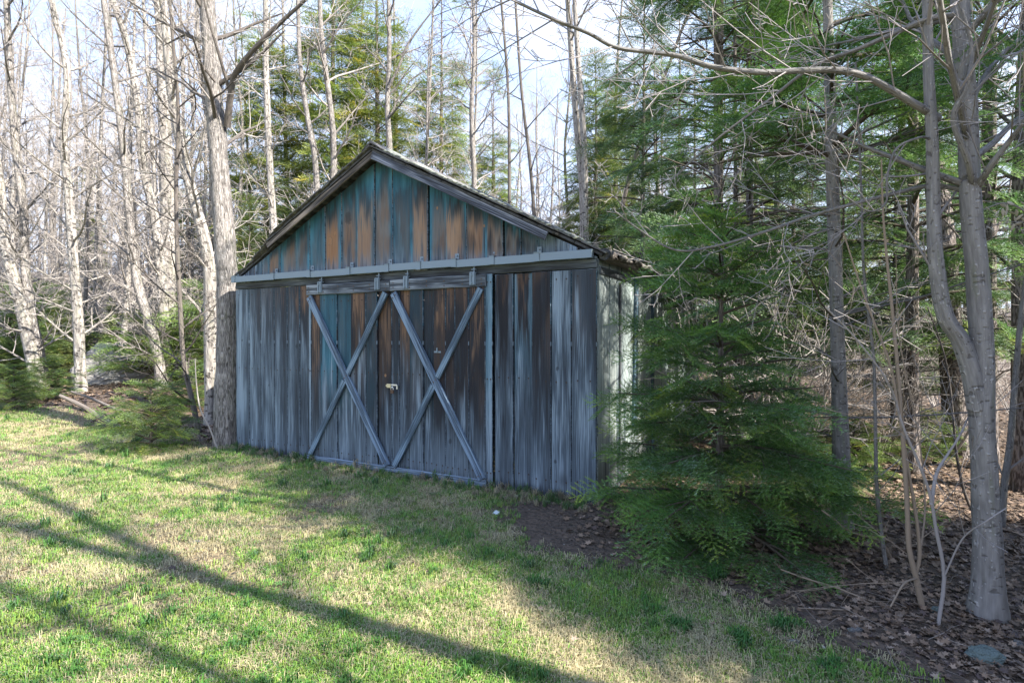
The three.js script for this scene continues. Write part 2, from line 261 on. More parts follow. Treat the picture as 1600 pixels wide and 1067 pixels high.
const extrude = (pts, depth, bevel = 0.003) => {
  const g = new THREE.ExtrudeGeometry(new THREE.Shape(pts.map(([x, y]) => new THREE.Vector2(x, y))), { depth: depth - 2 * bevel, bevelThickness: bevel, bevelSize: bevel, bevelOffset: -bevel, bevelSegments: 1 });
  return g.translate(0, 0, bevel);
};
const board = (len, high, thick, r) => { const n = Math.max(3, Math.round(len / 0.22)), lo = [], hi = [], b = (r() - 0.5) * 0.012; for (let k = 0; k <= n; k++) { const x = len * k / n, w = b * Math.sin(Math.PI * k / n); lo.push([x, w + (r() - 0.5) * 0.005]); hi.unshift([x, high + w + (r() - 0.5) * 0.006]); } return extrude([...lo, ...hi], thick, 0.005); };
const group = (name, parent) => { const g = new THREE.Group(); g.name = name; parent.add(g); return g; };
const rp = rngOf(12);
function plankRow(parent, seams, from, to, vb, vt, z, material, gap = 0.004) {
  for (let k = from; k < to; k++) {
    const a = seams[k] + gap / 2 + rp() * 0.002, b = seams[k + 1] - gap / 2 - rp() * 0.002, j = () => (rp() - 0.5) * 0.02;
    const t = typeof vt === 'function' ? vt : () => vt, lo = vb + j() * 0.8, pts = [[a, lo], [b, lo + j() * 0.3]];
    pts.push([b, t(b)]); if (typeof vt === 'function' && a < 2.628 && b > 2.628) pts.push([2.628, t(2.628)]); pts.push([a, t(a)]);
    const m = part('plank', extrude(pts, 0.022, 0.0035), material, parent);
    m.position.z = z + (rp() - 0.5) * 0.006; m.rotation.y = (rp() - 0.5) * 0.012;
  }
}
{
  const front = group('front_wall', shed);
  plankRow(front, SEAMS, 0, 5, -0.09, 2.205, 0, frontMat);
  plankRow(front, [...SEAMS.slice(5, 6), 1.5], 0, 1, -0.09, 2.205, 0, frontMat);
  plankRow(front, [4.03, 4.144], 0, 1, -0.09, 2.205, 0.03, frontMat);
  plankRow(front, SEAMS, 22, 27, -0.07, 2.2, 0, frontMat);
  part('header_board', board(SW + 0.005, 0.085, 0.03, rp).translate(0, 2.21, 0.004), headMat, shed);
  const gable = group('gable', shed);
  plankRow(gable, GSEAMS, 0, GSEAMS.length - 1, 2.30, (u) => RIDGE - 0.075 - PITCH * Math.abs(u - 2.628), 0, gableMat);
}
const galv = mat({ color: rgb(0.19, 0.245, 0.29), metalness: 0.3, roughness: 0.5, bumpMap: tex(128, 128, (x, y) => fbm(x * 12, y * 12, 3), { srgb: false }), bumpScale: 0.002 });
const rust = mat({ color: rgb(0.12, 0.075, 0.05), metalness: 0.3, roughness: 0.75 });
const brass = mat({ color: rgb(0.55, 0.50, 0.36), metalness: 0.7, roughness: 0.4 });
const steel = mat({ color: rgb(0.62, 0.63, 0.65), metalness: 0.8, roughness: 0.35 });
const bx = (w, h, d, x, y, z) => { const c = Math.min(w, h, d) * 0.2; const g = extrude([[-w / 2, -h / 2], [w / 2, -h / 2], [w / 2, h / 2], [-w / 2, h / 2]], d, Math.min(c, 0.003)); return g.translate(x, y, z - d / 2); };
{ // track: a galvanised box rail of five lengths, with the brackets that hold it
  const track = group('door_track', shed);
  const joints = [0.0, 0.839, 1.503, 2.2, 2.762, 3.684, 4.66, 5.235];
  for (let k = 0; k + 1 < joints.length; k++) {
    const a = joints[k], b = joints[k + 1], y0 = 2.30 + 0.006 * Math.sin(k * 2.1), h = 0.078, prof = [[0, 0], [0.028, 0], [0.028, 0.012], [0.012, 0.012], [0.012, h - 0.012], [0.05, h - 0.012], [0.05, 0.012], [0.036, 0.012], [0.036, 0], [0.062, 0], [0.062, h], [0, h]];
    const g = new THREE.ExtrudeGeometry(new THREE.Shape(prof.map(([x, y]) => new THREE.Vector2(x, y))), { depth: b - a - 0.004, bevelEnabled: false });
    g.rotateY(Math.PI / 2).scale(1, 1, -1);
    const idx = g.index; if (!idx) { const p = g.attributes.position, n = p.count; for (let i = 0; i < n; i += 3) for (const at2 of [p, g.attributes.uv]) { const s = at2.itemSize; for (let c = 0; c < s; c++) { const t = at2.array[(i + 1) * s + c]; at2.array[(i + 1) * s + c] = at2.array[(i + 2) * s + c]; at2.array[(i + 2) * s + c] = t; } } }
    g.computeVertexNormals(); g.translate(a, y0, 0.036);
    part('rail', g, galv, track);
  }
  for (const x of [0.05, 0.839, 1.503, 2.167, 2.762, 3.212, 3.684, 4.15, 4.662]) {
    part('bracket', mergeGeometries([bx(0.06, 0.088, 0.006, x, 2.341, 0.104), bx(0.05, 0.065, 0.006, x, 2.418, 0.034), bx(0.055, 0.006, 0.085, x, 2.386, 0.07), new THREE.CylinderGeometry(0.011, 0.011, 0.016, 8).rotateX(Math.PI / 2).translate(x, 2.425, 0.042)].map((g) => g.toNonIndexed ? (g.index ? g.toNonIndexed() : g) : g)), galv, track);
  }
}
const boltGeo = new THREE.CylinderGeometry(0.007, 0.007, 0.006, 8).rotateX(Math.PI / 2);
function makeDoor(u0, u1, from, to, hangers) {
  const d = group('door', shed), w = u1 - u0, foot = -0.015;
  plankRow(d, SEAMS, from, to, foot, 2.19, 0.045, frontMat, 0.003);
  part('top_rail', board(w, 0.128, 0.026, rp).translate(u0, 2.075, 0.0705), railMat, d);
  part('bottom_rail', board(w, 0.085, 0.024, rp).translate(u0, foot - 0.012, 0.0705), footMat, d);
  const brace = (xa, ya, xb, yb, z, wide, m, cut) => {
    const L = Math.hypot(xb - xa, yb - ya), a = Math.atan2(yb - ya, xb - xa);
    for (const [s, e] of cut ? [[0, L * 0.5 - wide * 0.62], [L * 0.5 + wide * 0.62, L]] : [[0, L]]) {
      const g = board(e - s, wide, 0.034, rp); g.translate(s, -wide / 2, 0).rotateZ(a).translate(xa, ya, z); part('brace', g, m, d);
    }
  };
  brace(u0 + 0.055, foot + 0.08, u1 - 0.06, 2.06, 0.0705, 0.078, brace2Mat, true);
  brace(u0 + 0.05, 2.05, u1 - 0.04, foot + 0.075, 0.074, 0.085, braceMat, false);
  for (const y of [2.115, 2.165]) for (let k = 0; k < 6; k++) part('bolt', boltGeo, rust, d).position.set(u0 + 0.05 + (w - 0.1) * k / 5, y - 0.01 * (k % 2), 0.0975);
  for (const [bx0, by0] of [[u0 + 0.07, 2.01], [u1 - 0.07, foot + 0.12], [(u0 + u1) / 2, 1.07]]) for (const e of [-0.015, 0.015]) part('bolt', boltGeo, rust, d).position.set(bx0 + e, by0 + e, 0.109);
  for (const x of hangers) {
    const gs = [bx(0.075, 0.13, 0.008, x, 2.16, 0.1025), bx(0.018, 0.13, 0.012, x - 0.02, 2.16, 0.1115), bx(0.018, 0.13, 0.012, x + 0.02, 2.16, 0.1115), bx(0.06, 0.012, 0.05, x, 2.23, 0.085), bx(0.014, 0.085, 0.014, x, 2.272, 0.068), bx(0.05, 0.01, 0.03, x, 2.262, 0.072)];
    for (const y of [2.12, 2.2]) gs.push(new THREE.CylinderGeometry(0.009, 0.009, 0.012, 8).rotateX(Math.PI / 2).translate(x, y, 0.11));
    part('hanger', mergeGeometries(gs.map((g) => (g.index ? g.toNonIndexed() : g))), galv, d);
  }
  return d;
}
const doorLeft = makeDoor(1.455, 2.797, 6, 13, [1.70, 2.62]), doorRight = makeDoor(2.803, 4.075, 13, 21, [3.04, 3.92]);
{ // hasp, hook and padlock
  const hasp = mergeGeometries([bx(0.06, 0.045, 0.004, 2.765, 0.985, 0.0715), bx(0.02, 0.02, 0.006, 2.732, 0.985, 0.0715)]);
  part('hasp', hasp, brass, doorLeft);
  part('staple', mergeGeometries([bx(0.085, 0.018, 0.004, 2.85, 0.998, 0.078), bx(0.018, 0.05, 0.004, 2.885, 0.975, 0.0715)]), steel, doorRight);
  const hk = mergeGeometries([bx(0.09, 0.02, 0.005, 3.45, 1.385, 0.0715), bx(0.016, 0.05, 0.012, 3.45, 1.405, 0.08)]);
  part('hook', hk, galv, doorRight);
  const lock = base('padlock'); shed.updateMatrixWorld(true);
  lock.position.copy(V(2.832, 0.925, 0.092).applyMatrix4(shed.matrixWorld)); lock.rotation.y = shed.rotation.y;
  tag(lock, 'small steel padlock hanging from the hasp where the two shed doors meet', 'padlock');
  part('body', extrude([[-0.022, -0.02], [-0.016, -0.025], [0.016, -0.025], [0.022, -0.02], [0.022, 0.016], [0.016, 0.021], [-0.016, 0.021], [-0.022, 0.016]], 0.018, 0.004).translate(0, 0, -0.009), rust, lock);
  part('shackle', new THREE.TorusGeometry(0.0165, 0.0042, 8, 20, Math.PI).scale(1, 1.9, 1).translate(0, 0.02, 0), steel, lock);
}
{ // side wall towards the firs
  const side = group('side_wall', shed);
  for (let k = 0; k + 1 < SIDE.length; k++) {
    const a = SIDE[k] + 0.003, b = SIDE[k + 1] - 0.004, lo = -0.06 - rp() * 0.02, m = part('plank', extrude([[a, lo], [b, lo], [b, 2.3], [a, 2.3]], 0.022, 0.0035), sideMat, side);
    m.rotation.y = Math.PI / 2; m.position.set(SW - 0.022 + rp() * 0.008, 0, 0);
  }
  const strip = (s, w, y0, y1, lean, m, t = 0.02) => { const g = board(y1 - y0, w, t, rp).rotateZ(Math.PI / 2 + lean).rotateY(Math.PI / 2).translate(SW + 0.004, y0, -s); part('batten', g, m, side); };
  strip(0.74, 0.045, 0.25, 2.13, 0.0, boardMat(0.4, [1.1, 0.9, 0.8]));
  strip(1.36, 0.14, 0.5, 2.26, -0.05, tealBoard, 0.026);
  strip(2.3, 0.10, 0.0, 2.2, 0.02, tealBoard);
  const trim = board(0.95, 0.07, 0.02, rp).rotateY(Math.PI / 2).translate(SW + 0.004, 2.16, -0.02); part('top_trim', trim, headMat, side);
  // far walls, plain boards
  for (const [name, len, turn, x, z] of [['left_wall', SD - 0.05, Math.PI / 2, 0.0, -0.002], ['rear_wall', SW - 0.05, 0, 0.024, -SD + 0.03]]) {
    const w = group(name, shed);
    for (let a = 0; a < len; a += 0.24) { const b = Math.min(len, a + 0.24), m = part('plank', extrude([[a + 0.002, -0.08], [b - 0.002, -0.08], [b - 0.002, 2.3], [a + 0.002, 2.3]], 0.022, 0.003), sideMat, w); m.rotation.y = turn; m.position.set(x, 0, z); }
  }
  const rearGable = part('rear_gable', extrude([[0, 2.302], [SW, 2.302], [2.628, RIDGE - 0.08]], 0.022), sideMat, shed); rearGable.position.z = -SD + 0.03;
}
{ // roof
  const roof = group('roof', shed), shingleMats = [0, 1, 2, 3].map((k) => mat({ roughness: 0.97, bumpScale: 0.01, bumpMap: tex(64, 64, (x, y) => fbm(x * 20, y * 20, 3), { srgb: false }), map: tex(128, 128, (x, y) => { const n = fbm(x * 14 + k * 5, y * 14, 4), m = ss(0.5, 0.68, fbm(x * 5 + 9 * k, y * 5 + 3, 3)); return mix3(mix3([0.05, 0.048, 0.05], [0.19, 0.18, 0.18], n), [0.30, 0.31, 0.26], m * 0.75); }) }));
  const feltMat = mat({ color: rgb(0.035, 0.033, 0.035), roughness: 0.95 });
  const RR = rngOf(5);
  // a box on one slope: a = metres down from the ridge, n = metres above the deck's top, z = along the ridge
  const slopeBox = (sideSign, a0, a1, n0, n1, z0, z1) => { const g = new THREE.BoxGeometry(a1 - a0, n1 - n0, z1 - z0); g.translate((a0 + a1) / 2, (n0 + n1) / 2, (z0 + z1) / 2).rotateZ(-RA); if (sideSign < 0) { g.rotateY(Math.PI).translate(0, 0, z0 + z1); } return g.translate(2.628, RIDGE - 0.02, 0); };
  for (const s of [-1, 1]) {
    const over = s < 0 ? 2.03 : 2.48, len = s < 0 ? 2.99 : 3.02, bw = 0.18;
    for (let a = 0.01; a < len; a += bw) { const b = Math.min(len, a + bw - 0.005), z1 = a < over - (s < 0 ? 0.2 : 0) ? 0.195 + RR() * 0.012 : 0.028 + RR() * 0.015; part('roof_board', slopeBox(s, a, b, -0.024, 0, -SD - 0.1, z1), soffitMat, roof); }
    const L = over - 0.02, bg = board(L, s < 0 ? 0.07 : 0.085, 0.026, RR); bg.translate(0.02, s < 0 ? -0.097 : -0.112, 0).rotateZ(-RA); if (s < 0) { bg.rotateY(Math.PI).translate(0, 0, 0.026); } bg.translate(2.628, RIDGE - 0.02, 0.168);
    part('barge_board', bg, s < 0 ? warmBarge : bargeMat, roof);
    // a rafter under the overhang, behind the barge board
    part('rafter', slopeBox(s, 0.05, len - 0.1, -0.11, -0.026, -0.06, -0.02), soffitMat, roof);
    part('felt', slopeBox(s, 0.0, len + 0.01, 0.001, 0.006, -SD - 0.1, 0.02), feltMat, roof);
    const field = [];
    for (let row = 0, a = len + 0.03; a > 0.05; a -= 0.135, row++) {
      const zf = s < 0 ? lerp(0.205, 0.035, ss(1.75, 2.75, a)) : a - 0.1 < over ? 0.205 : 0.04;
      // the piece at the gable end is its own; the rest of the course lies behind it
      for (let z = zf + RR() * 0.03, first = 0; z > -SD - 0.1; first++) {
        const w = 0.18 + RR() * 0.14, lift = RR() * 0.012, th = 0.009 + RR() * 0.006, g = slopeBox(s, Math.max(0, a - 0.27), a + (RR() - 0.5) * 0.03, 0.012 + lift, 0.012 + lift + th, z - w + 0.004, z);
        g.translate(0, 0.0, 0); if (first < 1) part('shingle', g, shingleMats[(row + first) % 4], roof); else field.push(g);
        z -= w;
      }
    }
    tag(part('shingle_field', mergeGeometries(field), shingleMats[s < 0 ? 0 : 1], roof), null, null, null, 'stuff');
  }
  for (let z = 0.22; z > -SD - 0.1; z -= 0.27) { const w = 0.3, c = extrude([[-0.13, -0.105 + RR() * 0.02], [-0.13, -0.09], [-0.015, 0.002], [0, 0.006], [0.015, 0.002], [0.14, -0.092], [0.14, -0.105 + RR() * 0.02], [0, -0.02]], w, 0.003); c.translate(2.628, RIDGE + 0.05 + RR() * 0.006, z - w); part('ridge_cap', c, shingleMats[1 + (RR() * 3 | 0)], roof); }
  // moss and debris along the right rake and the peak
  const moss = []; for (let i = 0; i < 150; i++) { const a = RR() * 2.9, r = 0.008 + RR() * 0.016, g = new THREE.IcosahedronGeometry(r, 0); g.scale(1.6, 0.7, 1.6).translate(2.628 + a * Math.cos(RA), RIDGE - 0.02 - a * Math.sin(RA) + 0.035, (a < 2.48 ? 0.19 : 0.03) - RR() * 0.10); moss.push(g); }
  tag(part('moss', mergeGeometries(moss), mat({ color: rgb(0.27, 0.28, 0.22), roughness: 1 }), roof), null, null, null, 'stuff');
  // the rotten eave towards the firs: a pole plate whose end shows, and torn, curled roofing above it
  const pole = new Geo().tube(smoothPath([V(SW + 0.07, 2.335, 0.0), V(SW + 0.09, 2.33, -1.2), V(SW + 0.07, 2.33, -3), V(SW + 0.08, 2.32, -6.2)], 24), Array(25).fill(0.062), 12, { rough: 0.22, freq: 3, rep: 2 }); part('eave_pole', pole.geo(), barkMat.dark, roof);
  part('pole_end', new THREE.CircleGeometry(0.058, 12).translate(SW + 0.07, 2.335, 0.006), soffitMat, roof);
  const torn = new Geo();
  for (let k = 0; k < 22; k++) {
    const z = -0.12 - k * 0.27, r = 0.022 + RR() * 0.018, y = 2.345 - RR() * 0.03, x = SW + 0.15 + RR() * 0.03, L = 0.3;
    torn.tube(smoothPath([V(x, y, z), V(x + (RR() - 0.5) * 0.05, y + (RR() - 0.5) * 0.03, z - L * 0.5), V(x + (RR() - 0.5) * 0.04, y + (RR() - 0.5) * 0.03, z - L)], 5), [r * 0.6, r, r * 0.8, r * 1.05, r, r * 0.7], 9, { rough: 0.55, freq: 9, seed: k, cap: true });
  }
  part('torn_roofing', torn.geo(), mat({ roughness: 0.95, map: tex(128, 128, (x, y) => { const n = fbm(x * 9, y * 30, 4); return mix3([0.05, 0.042, 0.036], [0.30, 0.27, 0.245], ss(0.35, 0.75, n)); }) }), roof);
}

// ------------------------------------------------------------------ ground sheet (one sheet to the horizon)
{
  const N = 340, c = (k) => { const t = (k / N) * 2 - 1; return Math.sign(t) * (Math.abs(t) * 9 + Math.pow(Math.abs(t), 6) * 190); };
  const p = [], u = [], col = [], idx = [];
  for (let j = 0; j <= N; j++) for (let i = 0; i <= N; i++) {
    const x = c(i) - 1, z = c(j) - 5; p.push(x, terrain(x, z), z); u.push(x / 1.7, z / 1.7);
    const L = lawn(x, z), g = fbm(x * 1.6, z * 1.6, 3), h = fbm(x * 5 + 9, z * 5, 3);
    const turf = mix3([0.36, 0.29, 0.16], [0.22, 0.26, 0.09], ss(0.3, 0.7, g * 0.5 + h * 0.5)), soil = mix3([0.075, 0.055, 0.042], [0.14, 0.10, 0.075], h);
    let q = mix3(soil, turf, ss(-0.25, 0.55, L)); if (-z > 22 && x < -14 && L < 0) q = mix3(q, [0.2, 0.15, 0.11], 0.6);
    q = mix3(q, soil, 0.65 * ss(0.60, 0.72, fbm(x * 0.9 + 3, z * 0.9 + 11, 3)) * ss(-0.3, 0.6, L));
    col.push(...q.map((v) => v * 2));
  }
  for (let j = 0; j < N; j++) for (let i = 0; i < N; i++) { const a = j * (N + 1) + i, b = a + N + 1; idx.push(a, b, a + 1, a + 1, b, b + 1); }
  const g = new THREE.BufferGeometry();
  g.setAttribute('position', new THREE.Float32BufferAttribute(p, 3)); g.setAttribute('uv', new THREE.Float32BufferAttribute(u, 2)); g.setAttribute('color', new THREE.Float32BufferAttribute(col, 3)); g.setIndex(idx); g.computeVertexNormals();
  const m = mat({ vertexColors: true, roughness: 1, map: tex(512, 512, (x, y) => { const n = fbm(x * 40, y * 40, 4), s = fbm(x * 150, y * 22, 2), t = fbm(x * 22, y * 150 + 4, 2), k = 0.22 + 0.42 * n + 0.22 * (Math.max(s, t) - 0.5); return [k, k * 0.98, k * 0.93]; }), bumpMap: tex(512, 512, (x, y) => fbm(x * 60, y * 60, 4), { srgb: false }), bumpScale: 0.05 });
  tag(top('ground', g, m), null, null, null, 'structure');
}

// ------------------------------------------------------------------ trees: builders
const UP = V(0, 1, 0);
function turned(d, ang, az) { const a = Math.abs(d.y) > 0.95 ? V(1, 0, 0) : V(0, 1, 0), s = V().crossVectors(d, a).normalize(), o = V().crossVectors(s, d); return d.clone().multiplyScalar(Math.cos(ang)).addScaledVector(s, Math.sin(ang) * Math.cos(az)).addScaledVector(o, Math.sin(ang) * Math.sin(az)).normalize(); }
// one branch with its own smaller ones, into the collectors: wood for thick pieces, twig for fine ones
function grow(wood, twig, p, d, len, r, lvl, rng, o) {
  const n = lvl === 0 ? Math.max(4, Math.ceil(len / 0.45)) : Math.max(2, Math.min(5, Math.ceil(len / 0.22))), pts = [p.clone()], radii = [r], dir = d.clone(), step = len / n;
  for (let k = 0; k < n; k++) {
    dir.x += (rng() - 0.5) * o.wander; dir.z += (rng() - 0.5) * o.wander; dir.y += (rng() - 0.5) * o.wander * 0.8 + o.rise * (lvl ? 1 : 0.6); dir.normalize();
    pts.push(pts[k].clone().addScaledVector(dir, step)); radii.push(Math.max(o.thin, r * (1 - 0.72 * (k + 1) / n)));
  }
  (r > o.woodAt ? wood : twig).tube(pts, radii, r > 0.03 ? 7 : r > 0.012 ? 5 : 3, { rep: 2 });
  if (lvl >= o.levels) return;
  const kids = Math.round(o.kids[lvl] * (0.75 + rng() * 0.5) * Math.min(1, len / o.ref[lvl] + 0.25)); let az = rng() * 6.28;
  for (let k = 0; k < kids; k++) {
    const t = lerp(0.18, 0.98, (k + rng() * 0.8) / kids), f = t * n, i = Math.min(n - 1, Math.floor(f)), q = pts[i].clone().lerp(pts[i + 1], f - i), td = V().subVectors(pts[i + 1], pts[i]).normalize();
    az += 2.4 + rng() * 0.6;
    grow(wood, twig, q, turned(td, lerp(0.5, 1.05, rng()), az), len * lerp(0.28, 0.6, rng()) * (1 - 0.45 * t), lerp(radii[i], radii[i + 1], f - i) * lerp(0.4, 0.62, rng()), lvl + 1, rng, o);
  }
}
const HARD = { wander: 0.32, rise: 0.05, thin: 0.0022, woodAt: 0.014, levels: 3, kids: [9, 7, 5], ref: [3, 1.2, 0.5] };
// a leafless hardwood: trunk through world points (first at the ground); side branches between the fractions f0 and f1 of its length
function hardwood(name, label, category, pts, r0, r1, bark, twigs, o = {}) {
  const seed = o.seed ?? Math.round(pts[0].x * 977 + pts[0].z * 131), rng = rngOf(seed), O = { ...HARD, ...o.grow }, foot = pts[0].clone(), root = base(name, foot.x, foot.y, foot.z);
  tag(root, label, category, o.group);
  const local = pts.map((p) => p.clone().sub(foot)); local[0].y -= 0.15;
  const L = local.reduce((s, p, i) => s + (i ? p.distanceTo(local[i - 1]) : 0), 0), n = o.seg ?? Math.max(14, Math.round(L * 5)), path = smoothPath(local, n), radii = path.map((p, k) => lerp(r0, r1, k / n) * (1 + (o.flare ?? 0.35) * Math.exp(-Math.max(0, p.y) / 0.16)));
  part('trunk', new Geo().tube(path, radii, o.sides ?? 12, { rep: o.rep ?? 2, rough: o.rough ?? 0.09, freq: 2.2, seed }).geo(), barkMat[bark], root);
  const wood = { tube(...a) { const g = new Geo().tube(...a); part('branch', g.geo(), barkMat[o.limbBark ?? bark], root); } }, twig = new Geo(), nb = o.branches ?? 14;
  let az = rng() * 6.28;
  for (let k = 0; k < nb; k++) {
    const t = lerp(o.f0 ?? 0.35, o.f1 ?? 0.99, (k + rng()) / nb), i = Math.min(n - 1, Math.floor(t * n)); az += 2.4 + rng() * 0.7;
    const td = V().subVectors(path[i + 1], path[i]).normalize();
    grow(wood, twig, path[i], turned(td, lerp(0.75, 1.25, rng()), az), (o.len ?? 2.2) * lerp(0.5, 1.15, rng()) * (1.1 - 0.5 * t), Math.min(radii[i] * 0.45, (o.len ?? 2.2) * 0.012 + 0.004), o.lvl ?? 1, rng, O);
  }
  for (const [bp, br, kids] of o.limbs ?? []) {          // named limbs seen in the photograph
    const q = smoothPath(bp.map((p) => p.clone().sub(foot)), Math.max(10, bp.length * 5)), m = q.length - 1;
    part('limb', new Geo().tube(q, q.map((_, k) => lerp(br, Math.max(0.004, br * 0.3), k / m)), 9, { rep: 2, rough: 0.06, freq: 3, seed: br * 999 }).geo(), barkMat[o.limbBark ?? bark], root);
    for (let k = 0; k < (kids ?? 8); k++) { const t = lerp(0.15, 1, (k + rng()) / (kids ?? 8)), i = Math.min(m - 1, Math.floor(t * m)); az += 2.4; grow(wood, twig, q[i], turned(V().subVectors(q[i + 1], q[i]).normalize(), lerp(0.5, 1.0, rng()), az), lerp(0.4, 1.1, rng()) * (o.limbLen ?? 1), Math.max(0.004, br * 0.22), 1, rng, O); }
  }
  if (twig.count) tag(part('twigs', twig.geo(), twigMat[twigs], root), null, null, null, 'stuff');
  return root;
}
// trunk points from pixels at one depth: the first drops to the terrain, the last goes on upwards to the given height
function trunkPts(pix, depth, H) {
  const pts = pix.map(([x, y]) => at(x, y, depth));
  pts[0].y = terrain(pts[0].x, pts[0].z);
  const a = pts[pts.length - 2], b = pts[pts.length - 1], d = V().subVectors(b, a).normalize(); d.y = Math.max(d.y, 0.9); d.normalize();
  if (b.y < H) { const e = H - b.y; pts.push(b.clone().addScaledVector(d, e * 0.5 / d.y), b.clone().addScaledVector(V(d.x * 0.5, d.y, d.z * 0.5 + 0.02).normalize(), e)); }
  return pts;
}

// needle sprays: flat twigs along +x, unit length, needles as single faces
function sprayGeo(rng, sideTwigs, needles, nl, nw, droop, spread = 0.85, lift = 1) {
  const g = new Geo(), bend = (s) => -droop * s * s;
  const twig = (p0, ang, len, cnt) => {
    const dx = Math.cos(ang), dz = Math.sin(ang);
    g.tri(V(p0.x, p0.y, p0.z - 0.004), V(p0.x, p0.y, p0.z + 0.004), V(p0.x + dx * len, p0.y + bend(len), p0.z + dz * len), UP);
    for (let k = 0; k < cnt; k++) {
      const s = (k + rng() * 0.7) / cnt * len, b = V(p0.x + dx * s, p0.y + bend(s), p0.z + dz * s), sd = k % 2 ? 1 : -1, a = ang + sd * lerp(0.55, 1.15, rng()) * (1 - 0.35 * s / len), l = nl * lerp(0.65, 1.15, rng()) * (1 - 0.3 * s / len);
      const roll = lerp(-0.5, 1.35, rng()) * lift, fw = Math.cos(a - ang), sw = Math.sin(a - ang), tip = V(b.x + (dx * fw - dz * sw * Math.cos(roll)) * l, b.y + Math.abs(sw) * Math.sin(roll) * l, b.z + (dz * fw + dx * sw * Math.cos(roll)) * l), tw = rng() * 6.28, px = -Math.sin(a) * nw, pz = Math.cos(a) * nw, py = Math.sin(tw) * nw;
      g.tri(V(b.x - px, b.y - py, b.z - pz), V(b.x + px, b.y + py, b.z + pz), tip, V((rng() - 0.5) * 1.2, 0.8, (rng() - 0.5) * 1.2).normalize());
    }
  };
  twig(V(0, 0, 0), 0, 1, needles * 2);
  for (let k = 0; k < sideTwigs; k++) { const t = 0.08 + 0.84 * (k + rng() * 0.5) / sideTwigs, L = spread * (1 - t * 0.86) * lerp(0.45, 0.62, rng()) + 0.08; twig(V(t, bend(t), 0), (k % 2 ? 1 : -1) * lerp(0.7, 0.95, rng()), L, Math.max(5, Math.round(needles * L * 1.9))); }
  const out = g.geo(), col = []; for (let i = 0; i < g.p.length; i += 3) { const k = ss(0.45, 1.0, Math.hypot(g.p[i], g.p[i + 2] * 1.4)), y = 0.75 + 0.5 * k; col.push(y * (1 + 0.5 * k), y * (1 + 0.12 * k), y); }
  out.setAttribute('color', new THREE.Float32BufferAttribute(col, 3)); return out;
}
const rq = rngOf(31);
const leafMat = (r, g, b, tr = 0.3) => new THREE.MeshPhysicalMaterial({ color: rgb(r, g, b), roughness: 0.85, transmission: tr, thickness: 0, specularIntensity: 0.4 });
const SPRAY = { near: [0, 1, 2].map(() => sprayGeo(rq, 12, 28, 0.09, 0.0062, 0.24, 0.95)), far: [0, 1].map(() => sprayGeo(rq, 10, 15, 0.13, 0.0095, 0.22, 1.0)) };
const needleMat = leafMat(1, 1, 1, 0.45); needleMat.vertexColors = true;
